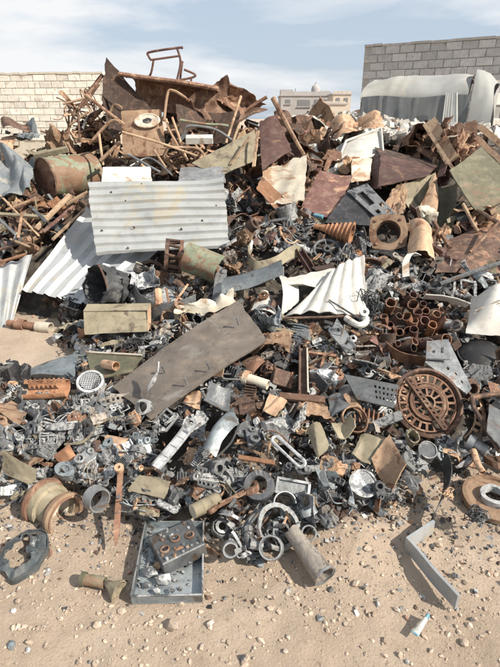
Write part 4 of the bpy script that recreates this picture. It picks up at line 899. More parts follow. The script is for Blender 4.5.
m = MB().ribbon(smooth_path([P((134, 290, 3.75)), P((140, 303, 3.6)), P((158, 312, 3.48)), P((178, 310, 3.46)), P((196, 303, 3.5))], 6), V((0, .035, .13)), .005); one(m, 'curved_pan', 'steel', 'grey curved sheet-metal pan holding scraps below the motor', 'pan'); hero('the curved grey pan', 162, 303, 24, 10)
bar('metal_pipe', [(158, 290, 3.6), (159, 306, 3.5)], 4, 'tan_rust', 'short reddish pipe stub standing in the curved grey pan', 'pipe', smooth=False)
for q, (a, b, mt, lab) in enumerate([((166, 288, 3.6), (170, 308, 3.48), 'rust', 'thin rusty strip standing in the curved grey pan'), ((188, 284, 3.65), (172, 306, 3.5), 'tan_rust', 'tan strip leaning across the curved grey pan'), ((176, 296, 3.6), (198, 310, 3.42), 'wood', 'pale strip at the end of the curved grey pan')]): boxbar('strip', a, b, 2.4, 1.2, mt, lab, 'strip')
sheet('metal_strip', [(212, 300, -.1), (222, 301, -.1), (227, 270, -.12), (217, 264, -.12)], 'alu', 'light grey flat bar standing upright right of the curved pan', 'strip', 'the light grey upright bar', cr=.006)
bar('metal_pipe', [(222, 247, 4.2), (234, 241, 4.25), (246, 229, 4.4), (252, 222, 4.45)], 2.2, 'alu', 'curved light grey pipe leading up from the motor', 'pipe', 'the curved grey pipe')
sheet('cloth_scrap', [(174, 318, -.12), (236, 304, -.12), (234, 296, -.1), (178, 310, -.1)], 'cream', 'twisted pale strip of cloth lying along the top of the big plate', 'cloth', 'the twisted pale cloth', cr=.05, soft=True, n=16, fn=lambda a, b: .04*math.sin(b*math.pi))
sheet('cloth_scrap', [(122, 305, -.12), (140, 318, -.12), (185, 282, -.08), (150, 280, -.05)], 'ash', 'grey ragged sheet hanging behind the curved grey pan', 'sheet metal', cr=.05, jag=.08, ex=(0, 0))
# --- big plate with bolts
rt = thing('steel_plate', P((190, 400, 2.4)), 'big flat dark brown steel plate with bolts, lying across the heap', 'plate')
c = [P((111, 384, 2.6)), P((150, 417, 2.26)), P((267, 339, 2.82)), P((238, 299, 3.25))]
part(MB().patch(c, 14, 20, lambda a, b: .015*math.sin(b*3) + .02*max(0, b-.85)*6*max(0, a-.6), .012, .012, 7, .012, 2.5), 'plate', 'plate_brown', rt, 26)
nrm = (c[1]-c[0]).cross(c[3]-c[0]).normalized(); nrm = nrm if nrm.z > 0 else -nrm
def onplane(u, v):
    d = ray(u, v); t = (c[0]-cam.location).dot(nrm)/d.dot(nrm); return cam.location + d*t
for u, v in ((165, 373), (210, 370), (187, 385), (239, 325), (205, 398)):
    p = onplane(u, v); k = mpp(p); part(MB().lathe(frame(p+nrm*.004, nrm), [(1.0*k, 0), (1.0*k, 7*k), (1.6*k, 7*k), (1.6*k, 8.4*k), (.001, 8.6*k)], 8, False), 'bolt', 'steel', rt)
hero('the big brown plate', 190, 358, 0, 0)
for t in (.1, .3, .5, .7, .9):
    for s_ in (.3, .7):
        u = (111+(150-111)*s_)*(1-t) + (238+(267-238)*s_)*t; v = (384+(417-384)*s_)*(1-t)+(299+(339-299)*s_)*t; hero('', u, v, 17, 15)
# broken horn on the plate
m = MB(); p = P((155, 380, 2.42)); k = mpp(p)
m.ribbon(smooth_path([P((148, 392, 2.4)), P((152, 384, 2.42)), P((158, 374, 2.45)), P((159, 364, 2.5))], 5), [V((.012, 0, .05)) * (1.2-.04*i) for i in range(16)], .008); one(m, 'casting_horn', 'ash', 'ashy curved casting horn standing on the corner of the big plate', 'casting'); hero('the ashy casting horn', 154, 380, 8, 14)
ring('pipe_flange', 146, 408, 8, 10, (-.2, -.75, .6), 'ash', 'ashy pipe mouth with a thick rim below the casting horn', 'pipe', 'the ashy pipe mouth', .62, -.1, 20, .06)
# green box with tube, grey-green sheet, rust half pipe, perforated cap
rt = thing('green_box', P((118, 378, 2.65)), 'dark olive open box side with a pale top edge beside the big plate', 'box')
c = [P((92, 380, 2.66)), P((132, 372, 2.68)), P((142, 355, 2.85)), P((86, 352, 2.95))]
part(MB().patch(c, 10, 6, None, .006, .01, 3, .006, 3), 'side', 'olive', rt, 26); part(MB().tube([c[3], c[2]], 1.3*mpp(c[0]), 6), 'top_edge', 'cream', rt)
part(pipe(MB(), P((104, 364, 2.76)), P((116, 366, 2.68)), 4.6*mpp(c[0])), 'spout', 'tan_rust', rt)
hero('the dark olive box', 114, 365, 26, 12)
sheet('metal_sheet', [(24, 376, -.06), (73, 374, -.08), (79, 354, -.1), (30, 365, -.08)], 'blue_grey', 'grey-green bent sheet lying at the left edge of the small scrap', 'sheet', 'the grey-green sheet', cr=.015, fn=lambda a, b: .02*math.sin(a*3))
sheet('metal_sheet', [(66, 372, -.02), (92, 352, -.04), (112, 335, -.02), (80, 345, -.02)], 'blue_grey', 'dark blue-grey sheet in shade in front of the box beam', 'sheet', cr=.03, ex=(0, 0))
rt = thing('rusted_half_pipe', P((46, 397, 2.5)), 'orange rusty half pipe with a torn saw-tooth edge', 'pipe')
a, b = P((25, 390, 2.58)), P((67, 388, 2.6)); k = mpp(a)
part(MB().lathe(frame(a, b-a, (0, -1, 0)), [(10*k, 0), (10*k, (b-a).length*.5), (10*k, (b-a).length), (9.2*k, (b-a).length), (9.2*k, 0)], 18, True, .008, 6, .6), 'shell', 'rust_orange', rt)
for i in range(9):
    p = a.lerp(b, (i+.5)/9) + V((0, .0, 9*k)); m = MB(); m.prism(frame(p, (0, -1, .2)), [(-2.4*k, -2*k), (2.4*k, -2*k), (.6*k, 3*k), (-.8*k, 2.6*k)], .004); part(m, 'tooth', 'rust_orange', rt, 0)
hero('the orange half pipe', 46, 388, 22, 10)
rt = thing('shower_head', P((90, 392, 2.45)), 'round grey cap with a perforated face like a shower head', 'cap')
p = Q(90, 381, 2.55); k = mpp(p); fm = frame(p, (.1, -.45, .9))
part(MB().lathe(fm, [(13*k, -.045), (14*k, -.03), (13.5*k, 0), (11*k, .003), (10.6*k, -.004), (12*k, -.04)], 26), 'rim', 'alu', rt)
part(perforated(MB(), [fm @ V((x*9.6*k, y*9.6*k, .001)) for x, y in ((-1, -1), (1, -1), (1, 1), (-1, 1))], 17, 17, lambda i, j: (i % 2 == 1 and j % 2 == 1) or (i-8)**2+(j-8)**2 > 76, .004), 'face', 'alu', rt, 0)
hero('the perforated round cap', 90, 381, 12, 9)
# silver castings in the middle front
rt = thing('ribbed_casting', P((174, 450, 2.0)), 'long silvery ribbed casting arm below the big plate', 'casting')
a, b = P((191, 424, 2.1)), P((156, 468, 1.88)); k = mpp(a); ps = [a.lerp(b, i/10)+V((.015*math.sin(i*.32), 0, .012*math.sin(i*.31))) for i in range(11)]; sd = (b-a).cross(V((0, -.5, 1))).normalized()
part(MB().ribbon(ps, sd*9*k, .006, 2), 'web', 'alu', rt)
for s_ in (-1, 1): part(MB().tube([p+sd*s_*4.6*k+V((0, 0, .006)) for p in ps], 1.1*k, 6), 'flange_edge', 'alu', rt)
for i in (2, 4, 6, 8): part(MB().tube([ps[i]-sd*4.4*k+V((0, 0, .006)), ps[i]+sd*4.4*k+V((0, 0, .006))], .7*k, 5), 'rib', 'alu', rt)
part(MB().lathe(frame(ps[0], (0, -.6, .8)), [(5.5*k, -.008), (5.5*k, .016), (2.6*k, .016), (2.6*k, -.008)], 18), 'boss', 'ash', rt)
hero('the silvery ribbed casting', 174, 446, 16, 22)
rt = thing('curved_fairing', P((218, 452, 2.0)), 'blue-grey curved metal shell, crescent shaped, in the front scrap', 'shell')
c = [P((201, 453, 1.98)), P((216, 458, 1.93)), P((239, 424, 2.12)), P((234, 410, 2.22))]
part(MB().patch(c, 10, 14, lambda a, b: .035*math.sin(a*math.pi)+.03*math.sin(b*math.pi), .006, .015, 2, .01, 3), 'shell', 'blue_grey', rt, 40)
part(MB().tube(smooth_path([c[1], c[1].lerp(c[2], .5)+V((.015, 0, -.01)), c[2]]), 1.2*mpp(c[0]), 6), 'edge_bead', 'steel_dark', rt)
hero('the crescent blue-grey shell', 220, 436, 17, 20)
# plates and bits mid right
for nm, cs, mt, lab, ph in [
  ('square_plate', [(306, 428), (317, 456), (329, 441), (320, 421)], 'olive_brown', 'dull olive square plate lowest of the stacked plates', 'the lowest olive plate'),
  ('square_plate', [(333, 426), (338, 439), (356, 434), (351, 417)], 'olive_brown', 'dull olive square plate beside the rusty hoop', None),
  ('square_plate', [(328, 395), (331, 417), (361, 401), (340, 391)], 'steel', 'grey flat plate lying under the perforated plate', None),
  ('square_plate', [(339, 394), (360, 396), (364, 381), (340, 374)], 'steel', 'grey upright plate touching the perforated plate', None),
  ('square_plate', [(352, 452), (371, 462), (384, 440), (362, 430)], 'olive_brown', 'olive plate tilted below the rusty hoop', 'the tilted olive plate'),
  ('bent_plate', [(372, 458), (392, 490), (404, 470), (388, 436)], 'tan_rust', 'folded tan-orange plate standing in front of the wheel guard', 'the folded tan-orange plate'),
  ('bent_plate', [(262, 411), (276, 420), (287, 402), (270, 396)], 'tan_rust', 'small bent tan plate left of the rusty bar', None),
  ('bent_plate', [(203, 372), (222, 379), (229, 360), (214, 352)], 'tan_rust', 'pinkish plate tucked under the edge of the big brown plate', 'the pinkish plate'),
  ('bent_plate', [(205, 404), (229, 412), (231, 392), (210, 390)], 'steel', 'grey three-cornered plate below the big brown plate', 'the grey three-cornered plate'),
  ('bent_plate', [(182, 402), (199, 408), (203, 392), (190, 388)], 'tan_rust', 'boxy tan bracket plate at the lower edge of the big brown plate', None),
  ('bent_plate', [(101, 452), (122, 456), (128, 432), (104, 428)], 'tan_rust', 'upright tan plate with a notch amid the left front scrap', 'the notched tan plate'),
  ('bent_plate', [(238, 356), (250, 372), (264, 358), (254, 345)], 'rust', 'small rusty plate next to the end of the big plate', None),
  ('bent_plate', [(0, 415), (18, 424), (28, 404), (10, 398)], 'tan_rust', 'light tan folded plate at the left edge of the front scrap', None),
  ('bent_plate', [(52, 452), (62, 470), (78, 458), (66, 440)], 'rust_orange', 'orange-tan angle plate in the left front scrap', 'the orange-tan angle plate'),
  ('bent_plate', [(0, 470), (30, 485), (36, 470), (8, 458)], 'olive_brown', 'grey-olive flat plate lying beside the flanged drum', 'the grey-olive flat plate'),
  ('bent_plate', [(133, 490), (164, 500), (172, 482), (140, 474)], 'olive_brown', 'olive-grey sheet scrap behind the engine block', None)]:
    sheet(nm, [(*t, -.07-.02*(i in (2, 3))) for i, t in enumerate(cs)], mt, lab, 'plate', ph, th=.006, cr=.035, jag=.02, n=14, cs_=.9)
c = [P((357, 399, 2.3)), P((394, 408, 2.24)), P((399, 385, 2.42)), P((344, 374, 2.5))]
one(perforated(MB(), c, 24, 9, lambda i, j: j in (2, 4, 6) and i % 2 == 1 and i > 11, .006), 'perforated_plate', 'steel', 'light grey plate with rows of small holes left of the wheel guard', 'plate', None, 0); hero('the light grey perforated plate', 372, 391, 24, 11)
ring('hoop', 354, 420, 14, 4, (.2, -.6, .75), 'rust', 'thin rusty hoop lying on the olive plates', 'hoop', 'the rusty hoop', .88, -.1, 28, .05, ex=False)
channel('channel_section', (303, 347, 2.82), (303, 393, 2.4), 8, 5, 'rust_dark', 'dark upright channel post with bolts in the middle of the heap', 'channel', up=(0, -1, .6)); hero('the dark channel post', 303, 370, 6, 22)
boxbar('metal_bar', (307, 348, 2.78), (308, 392, 2.38), 1.6, 1.6, 'cream', 'thin pale edge bar beside the dark channel post', 'bar')
rt = thing('rusted_box', P((281, 390, 2.45)), 'dark rusty square box with orange edge left of the channel post', 'box')
p = Q(281, 380, 2.5); k = mpp(p); m = MB(); M = frame(p, (.25, -.65, .7), (1, 0, -.35)); m.box(M, 19*k, 17*k, 14*k, .003); part(m, 'body', 'rust_dark', rt, 0)
m = MB(); m.box(M @ Matrix.Translation((8.6*k, 0, 7*k)), 2.4*k, 17.4*k, 2*k); part(m, 'edge_strip', 'rust_orange', rt, 0); hero('the dark rusty box', 281, 380, 12, 11)
rt = thing('brass_sleeve', P((254, 385, 2.45)), 'cream-tan stepped sleeve pointing at the dark rusty box', 'pipe')
a, b = P((244, 377, 2.52)), P((268, 385, 2.46)); k = mpp(a); part(pipe(MB(), a, b, 5*k, None, 16), 'tube', 'cream', rt); part(pipe(MB(), a, a.lerp(b, .2), 7.4*k, None, 16), 'collar', 'cream', rt); hero('the cream-tan sleeve', 255, 381, 13, 8)
boxbar('metal_bar', (279, 396, 2.36), (325, 400, 2.34), 8, 4, 'rust', 'flat rusty bar lying level under the channel post', 'bar'); hero('the level rusty bar', 302, 398, 22, 5)
boxbar('metal_bar', (238, 457, 1.9), (275, 463, 1.87), 5, 3, 'rust_orange', 'flat rusty orange bar lying level in the front scrap', 'bar'); hero('the orange level bar', 256, 460, 18, 4)
m = MB(); a, b = P((276, 440, 2.0)), P((301, 463, 1.88)); k = mpp(a); d = (b-a).normalized(); s_ = d.cross(V((0, -.6, .8))).normalized()
lp = [a + s_*4*k*math.cos(t) - d*4*k*math.sin(t) for t in [i*math.pi/6 for i in range(7)]] + [b - s_*4*k*math.cos(t) + d*4*k*math.sin(t) for t in [i*math.pi/6 for i in range(7)]]
m.tube(lp, 1.7*k, 6, True); one(m, 'slotted_link', 'alu', 'silvery slotted link with a long rounded opening', 'link'); hero('the silvery slotted link', 288, 452, 12, 11)
bar('metal_bar', [(268, 497, 1.76), (276, 513, 1.67), (286, 537, 1.55)], 3.0, 'rust', 'rusty flat bar running down to the big open pipe', 'bar', 'the rusty bar above the open pipe', n=5)
channel('channel_section', (243, 530, 1.56), (262, 505, 1.68), 6, 4, 'steel', 'grey channel standing aslant beside the rusty bar', 'channel'); channel('channel_section', (255, 532, 1.56), (270, 511, 1.66), 5, 4, 'steel', 'second grey channel leaning closest to the open pipe', 'channel'); hero('the grey slanting channels', 256, 519, 13, 12)
# --- front row
rt = thing('flanged_drum', P((58, 528, 1.62)), 'flanged metal drum on its side like a spool with a pale open mouth', 'drum')
d = V((.83, -.55, -.02)).normalized(); p = Q(45, 502, 1.75); k = mpp(p); fm = frame(p, d)
part(MB().lathe(fm, [(23*k, -6*k), (24*k, -3*k), (23*k, 0), (19*k, 1.5*k), (18*k, 5*k), (18*k, -6*k)], 34), 'back_flange', 'rust', rt)
part(MB().lathe(fm, [(21*k, 1*k), (21*k, 9*k), (17.5*k, 10*k), (16.5*k, 25*k), (14.5*k, 25*k), (15.5*k, 2*k)], 34), 'barrel', 'olive_brown', rt)
part(MB().lathe(fm, [(18*k, 24*k), (21.5*k, 26*k), (22*k, 30*k), (20.5*k, 32*k), (18.5*k, 32*k), (17.4*k, 29*k), (16.5*k, 12*k), (16.5*k, 20*k)], 34), 'front_flange', 'tan_rust', rt)
part(MB().lathe(fm, [(18.4*k, 31*k), (19.8*k, 33*k), (18.4*k, 33.6*k), (17.2*k, 31*k)], 34), 'lip', 'rust', rt)
part(MB().lathe(fm, [(17.2*k, 20*k), (9*k, 14*k), (.001, 13*k)], 30, False), 'inner_dish', 'cream', rt)
hero('the flanged drum', 58, 504, 30, 26)
ring('ring_sleeve', 93, 497, 12.5, 12, (.75, -.6, .15), 'steel', 'short grey steel ring standing beside the flanged drum', 'ring', 'the grey ring by the drum', .8, -.1)
rt = thing('plastic_shroud', P((22, 580, 1.38)), 'broken dark plastic shroud lying alone on the sand', 'shroud')
lp = smooth_path([P((2, 573, 1.42)), P((12, 552, 1.5)), P((25, 537, 1.56)), P((40, 535, 1.56)), P((44, 552, 1.49)), P((36, 570, 1.42)), P((22, 580, 1.37)), P((8, 578, 1.38)), P((2, 573, 1.42))], 5)
cc = sum(lp, V((0, 0, 0)))/len(lp); k = mpp(cc); lp = [V((p.x, p.y, .035)) + mnoise.noise_vector(V((p.x*28, p.y*28, 2)))*.016 for p in lp]; cc.z = .03
part(MB().ribbon(lp, [((p-cc).normalized()*9*k + V((0, 0, -.022)))*(1+.7*mnoise.noise(p*45)) + V((0, 0, .03*mnoise.noise(p*38+V((5, 1, 2))))) for p in lp], .004, 3), 'rim_wall', 'plastic_grey', rt, 22)
part(MB().ribbon([p + (p-cc).normalized()*4*k + V((0, 0, -.018)) for p in lp[4:34]], V((0, 0, .028)), .004), 'outer_skirt', 'plastic_grey', rt, 50)
part(MB().patch([P((26, 552, -.03)), P((38, 556, -.03)), P((42, 538, -.04)), P((30, 536, -.04))], 8, 8, lambda a, b: .012*math.sin(b*7), .004, .03, 4, .01, 3), 'broken_web', 'plastic_grey', rt)
hero('the dark plastic shroud', 22, 558, 26, 26)
rt = thing('bracket_fitting', P((104, 600, 1.3)), 'small greenish clamp fitting with a flared cup lying on the sand', 'fitting')
a, b = V(Q(84, 586, 1.35)), V(Q(106, 590, 1.335)); a.z = b.z = .022; k = mpp(a); part(pipe(MB(), a, b, 5.5*k, None, 14, .003), 'sleeve', 'green_paint', rt); part(pipe(MB(), a-(b-a)*.06, a+(b-a)*.12, 7*k, None, 14), 'collar', 'olive', rt)
cpt = Q(124, 602, 1.29); cpt.z = .02; m = MB(); d = (cpt-b).normalized(); m.lathe(frame(b, d), [(3*k, 0), (4.5*k, 8*k), (11*k, 19*k), (10*k, 19*k), (3.6*k, 8*k), (2*k, 0)], 9, True, .006, 3); part(m, 'cup', 'olive_brown', rt, 20)
m = MB(); m.box(frame(Q(122, 610, 1.27)+V((0, 0, .0)), (0, 0, 1), (.4, 1, 0)), .03, .008, .03); part(m, 'lug', 'olive', rt, 0)
hero('the greenish clamp fitting', 105, 592, 26, 14)
rt = thing('rusty_lever', P((118, 530, 1.6)), 'long rusty lever bar with holes pointing out over the sand', 'lever')
a, b = P((120, 466, 1.9)), P((118, 553, 1.5)); a.z += .03; b.z = .012; k = mpp(b); d = (b-a).normalized(); s_ = V((1, 0, 0))
m = MB(); m.prism(frame((a+b)/2, (0, -.35, 1), d), [(-(b-a).length/2, -3*k), ((b-a).length*.36, -3*k), ((b-a).length/2, -.6*k), ((b-a).length/2, .6*k), ((b-a).length*.36, 3*k), (-(b-a).length/2, 3*k)], .008); part(m, 'bar', 'rust', rt, 0)
part(MB().lathe(frame(a.lerp(b, .1), (0, -.4, 1)), [(5*k, -.006), (5*k, .014), (2*k, .014), (2*k, -.006)], 14), 'eye', 'tan_rust', rt)
part(MB().lathe(frame(a.lerp(b, .45)+V((0, 0, .006)), (0, -.3, 1)), [(2.2*k, 0), (2.2*k, .006), (.001, .007)], 8, False), 'rivet', 'steel', rt)
hero('the rusty lever', 118, 520, 6, 34)
# tray + engine block
rt = thing('metal_tray', V(Q(170, 570, 1.42)), 'shallow grey metal tray with scraps in it lying on the sand', 'tray')
g = [Q(133, 613, 1.262), Q(203, 611, 1.268), Q(204, 534, 1.62), Q(147, 534, 1.625)]
for p in g: p.z = .006
up = V((0, 0, .036)); m = MB().patch(g, 6, 8, lambda a, b: .002*math.sin(a*9)*math.sin(b*8), .004, 0, 1, .001, 4); part(m, 'floor', 'blue_grey', rt, 30)
for i, nm in enumerate(('front_wall', 'side_wall', 'back_wall', 'side_wall')):
    a, b = g[i], g[(i+1) % 4]; m = MB().patch([a, b, b+up, a+up], 10, 2, lambda x, y: .002*math.sin(x*7), .004, 0, i, .0, 3); part(m, nm, 'blue_grey', rt, 30)
for i in (0, 1, 3):
    a, b = g[i]+up, g[(i+1) % 4]+up; part(MB().tube([a, b], .004, 6), 'rolled_edge', 'alu', rt)
hero('the grey metal tray', 170, 572, 37, 44)
rt = thing('engine_block', V(Q(176, 540, 1.56)), 'grey cylinder head block with rusty bores resting on the tray', 'engine part')
c = [Q(165, 564, 1.4), Q(207, 543, 1.48), Q(187, 516, 1.63), Q(146, 541, 1.53)]; zz = .105
c = [V((p.x*1., p.y, 0)) for p in c]; c = [Q(t[0], t[1], y) for t, y in (((165, 564), 1.375), ((207, 543), 1.46), ((187, 516), 1.6), ((146, 541), 1.5))]
nrm = (c[1]-c[0]).cross(c[3]-c[0]).normalized(); k = mpp(c[0]); ctr = sum(c, V((0, 0, 0)))/4; xx = (c[1]-c[0]).normalized(); lx = ((c[1]-c[0]).length+(c[2]-c[3]).length)/2; ly = ((c[3]-c[0]).length+(c[2]-c[1]).length)/2
fm = frame(ctr, nrm, xx); m = MB(); m.box(fm @ Matrix.Translation((0, 0, -.03)), lx, ly, .06, .004)
for i, p in enumerate(m.v): m.v[i] = p + mnoise.noise_vector(p*40)*.004
part(m, 'block', 'steel', rt, 0)
for i, (x, y) in enumerate(((-.3, -.12), (.0, .05), (.3, -.05))):
    q = fm @ Matrix.Translation((x*lx, y*ly, 0)); bo = part(MB().lathe(q, [(5*k, 0), (5.2*k, .005), (3.6*k, .007), (3.4*k, .0015), (3.6*k, 0)], 18), 'bore', 'rust', rt); part(MB().lathe(q, [(3.5*k, .0015), (1.6*k, .003), (.001, .001)], 14, False), 'bore_floor', 'black', bo)  # black disc stands in for the shade down the bore
rng = random.Random(3)
for i in range(30):
    x, y = rng.uniform(-.46, .46), rng.choice([-.44, -.38, .4, .44, .3, -.25, .2, .1]); q = fm @ Matrix.Translation((x*lx, y*ly, 0)); h_ = rng.uniform(.002, .012)
    part(MB().lathe(q, [(1.5*k, 0), (1.5*k, h_), (.7*k, h_+.001), (.001, h_*.5)], 7, False), 'stud', rng.choice(['steel', 'steel_dark', 'rust', 'alu']), rt)
hero('the cylinder head block', 176, 540, 30, 22)
rt = thing('canister', P((207, 518, 1.66)), 'small tan ribbed canister lying above the cylinder head block', 'canister')
a, b = P((193, 521, 1.6)), P((219, 506, 1.68)); a.z += .05; b.z += .04; k = mpp(a)*.95; d = b-a; L = d.length
part(MB().lathe(frame(a, d), [(7.6*k, 0), (7.9*k, L*.3), (8.6*k, L*.33), (7.9*k, L*.37), (7.9*k, L*.62), (8.6*k, L*.65), (7.9*k, L*.69), (7.6*k, L*.94), (6*k, L), (.001, L)], 20, False), 'body', 'olive_brown', rt); part(MB().lathe(frame(a, d), [(7.6*k, 0), (5*k, -.003), (.001, -.002)], 20, False), 'end', 'cream', rt)
hero('the ribbed canister', 207, 513, 13, 9)
rt = thing('glass_jar', P((222, 535, 1.58)), 'grey crushed wire-mesh filter can beside the tray', 'filter')
p = P((221, 530, 1.6)); k = mpp(p); fm = frame(p+V((0, .02, -.01)), (.2, -.5, .85)); part(MB().lathe(fm, [(11*k, -.05), (11*k, .02), (9*k, .03), (8*k, .03), (9.6*k, .015), (9.6*k, -.05)], 22, True, .006, 3), 'shell', 'steel_dark', rt); part(MB().lathe(fm, [(7*k, .02), (7*k, .032), (4*k, .034), (4*k, .02)], 18), 'ring', 'steel', rt)
rt.name = 'filter_can'; hero('the crushed filter can', 221, 530, 11, 14)
bar('metal_pipe', [(204, 549, 1.53), (225, 559, 1.49)], 4.2, 'tan_rust', 'stubby brown rod lying against the side of the tray', 'rod', smooth=False, n=10)
ring('ring_sleeve', 230, 548, 8, 8, (.1, -.8, .5), 'steel', 'small steel ring stub right of the tray', 'ring', None, .72, -.06)
# scraps in the tray
rng = random.Random(12)
for i, (u, v, s_, mt, lab) in enumerate([(150, 577, 8, 'ash', 'ashy knuckle-shaped scrap in the left of the tray'), (164, 585, 9, 'ash', 'pale square scrap in the middle of the tray'), (158, 570, 7, 'tan_rust', 'tan angular scrap beneath the block in the tray'), (181, 563, 7, 'rust', 'rusty ring scrap hanging from the block over the tray'), (187, 566, 6, 'alu', 'pale stub under the block in the tray'), (148, 590, 5, 'steel', 'small grey scrap near the front corner of the tray'), (158, 597, 4, 'ash', 'tiny ashy crumb near the front of the tray'), (172, 596, 4, 'ash', 'tiny ashy chip in the front middle of the tray')]):
    p = Q(u, v, Yh(u, v)); p.z = .025; k = mpp(p); m = MB()
    if mt == 'rust': m.lathe(frame(p+V((0, 0, .03)), (.3, -.8, .4)), [(7*k, 0), (7*k, 4*k), (5*k, 4*k), (5*k, 0)], 16)
    else: m.rock(frame(p, (rng.uniform(-.5, .5), rng.uniform(-.5, .5), 1)), s_*k, i*3.3, (1, .7, .6))
    one(m, 'scrap_piece', mt, lab, 'scrap', 'scraps in the tray', 20)
r_ = np.random.RandomState(4); vs = MB()
for i in range(260):
    a, b = r_.rand()*.94+.03, r_.rand()**.8*.9+.03; p = g[0]*(1-a)*(1-b)+g[1]*a*(1-b)+g[2]*a*b+g[3]*(1-a)*b
    if r_.rand() < a*.8: continue
    vs.rock(frame(p+V((0, 0, .006)), (r_.randn(), r_.randn(), 1)), .003+.011*r_.rand()**3, float(i % 31), (1, .7, .5))
o = structure(vs, 'tray_debris', 'bits_grey', 'stuff', 20); o['label'] = 'ashy grit and crumbs lying in the metal tray'
# open pipe
rt = thing('open_pipe', P((310, 580, 1.45)), 'big dented grey-brown pipe lying on the sand with its dark mouth open', 'pipe')
a, b = Q(291, 543, 1.52), Q(324, 590, 1.335); a.z = .085; b.z = .052; k = mpp(b); d = b-a; L = d.length
part(MB().lathe(frame(a, d), [(8.5*k, 0), (9*k, L*.3), (10.2*k, L*.6), (11.6*k, L*.96), (12*k, L), (10.9*k, L), (10.4*k, L*.9), (9*k, L*.5), (7.6*k, 0)], 30, True, .006, 4), 'barrel', 'burnt_grey', rt)
part(MB().lathe(frame(a, d), [(12.1*k, L*.97), (12.4*k, L*1.005), (10.9*k, L*1.006), (11*k, L*.97)], 30, True, .006, 4), 'rim', 'steel', rt)
hero('the big open pipe', 308, 568, 26, 30)
ring('ring_sleeve', 272, 548, 12, 14, (-.15, -.65, .72), 'steel', 'wide grey ring can lying left of the big open pipe', 'ring', 'the wide grey ring can', .82, -.05)
ring('pulley', 260, 487, 15, 10, (-.2, -.6, .8), 'steel_dark', 'dark thick-rimmed pulley ring lying in the front scrap', 'pulley', 'the dark pulley ring', .58, -.09, 28)
rt = thing('cast_housing', P((293, 497, 1.75)), 'pale oblong cast housing with a raised rim in the front scrap', 'housing')
p = P((293, 488, -.08)); k = mpp(p); M = frame(p, (-.05, -.6, .8), (1, -.15, -.12)); m = MB(); m.box(M @ Matrix.Translation((0, 0, -.02)), 34*k, 15*k, .035, .003); part(m, 'body', 'steel', rt, 0)
for x, y, a, b in ((0, 7, 34, 2.4), (0, -7, 34, 2.4), (16, 0, 2.4, 12), (-16, 0, 2.4, 12)):
    m = MB(); m.box(M @ Matrix.Translation((x*k, y*k, .004)), a*k, b*k, .014); part(m, 'rim', 'alu', rt, 0)
hero('the pale oblong housing', 293, 488, 18, 9)
ring('pipe_clamp', 284, 504, 12, 8, (.1, -.65, .75), 'steel', 'grey half clamp ring under the pale oblong housing', 'clamp', 'the grey half clamp', .84, -.06, arc=.62)
ring('ring_sleeve', 309, 533, 8, 6, (-.1, -.7, .7), 'steel', 'little grey ring above the mouth of the big open pipe', 'ring', None, .75, -.05)
for u, v, r_, h_, ax, mt, lab, ph in [(427, 452, 9, 14, (-.05, -.5, .85), 'steel', 'stubby steel can standing in front of the wheel guard', 'the stubby steel can'), (361, 487, 14, 26, (.1, -.5, .85), 'alu', 'pale grey crumpled can at the edge of the front scrap', 'the pale crumpled can')]:
    rt = thing('tin_can', P((u, v+6)), lab, 'can'); p = W(u, v, -.04); k = mpp(p); fm = frame(p - V(ax).normalized()*h_*k*.6, ax); part(MB().lathe(fm, [(r_*k*.96, 0), (r_*k, h_*k*.1), (r_*k*.97, h_*k*.3), (r_*k, h_*k*.5), (r_*k*.97, h_*k*.75), (r_*k*1.03, h_*k), (r_*k*.9, h_*k)], 22, False, .004, u), 'body', mt, rt); part(MB().lathe(fm, [(r_*k*.95, h_*k*.96), (r_*k*.4, h_*k*.93), (.001, h_*k*.95)], 22, False), 'lid', 'steel_dark' if r_ < 10 else mt, rt); hero(ph, u, v, r_*.8, h_*.5)
rt = thing('steel_plug', P((478, 450, 2.0)), 'stepped grey steel plug lying right of the stubby can', 'plug')
a, b = P((468, 441, -.05)), P((487, 451, -.05)); k = mpp(a); part(pipe(MB(), a, b, 5.2*k, 3.5*k, 16), 'shank', 'steel', rt); part(pipe(MB(), a, a.lerp(b, .35), 8*k, 5*k, 16), 'head', 'steel', rt); hero('the stepped steel plug', 477, 446, 12, 8)
rt = thing('ground_disc', P((492, 500, 1.75)), 'rusty round plate with raised rim lying flat on the sand at the right edge', 'disc')
p = Q(494, 496, 1.77); p.z = .03; k = mpp(p); fm = frame(p, (0, -.12, 1)); part(MB().lathe(fm, [(30*k, -.012), (30*k, .012), (26*k, .014), (25*k, .002), (12*k, .002), (12*k, -.012)], 36, True, .004, 2), 'plate', 'tan_rust', rt)
part(MB().lathe(fm, [(13*k, 0), (13*k, .03), (9*k, .034), (9*k, 0)], 24, True, .006, 3), 'hub', 'ash', rt); hero('the rusty ground disc', 490, 496, 28, 16)
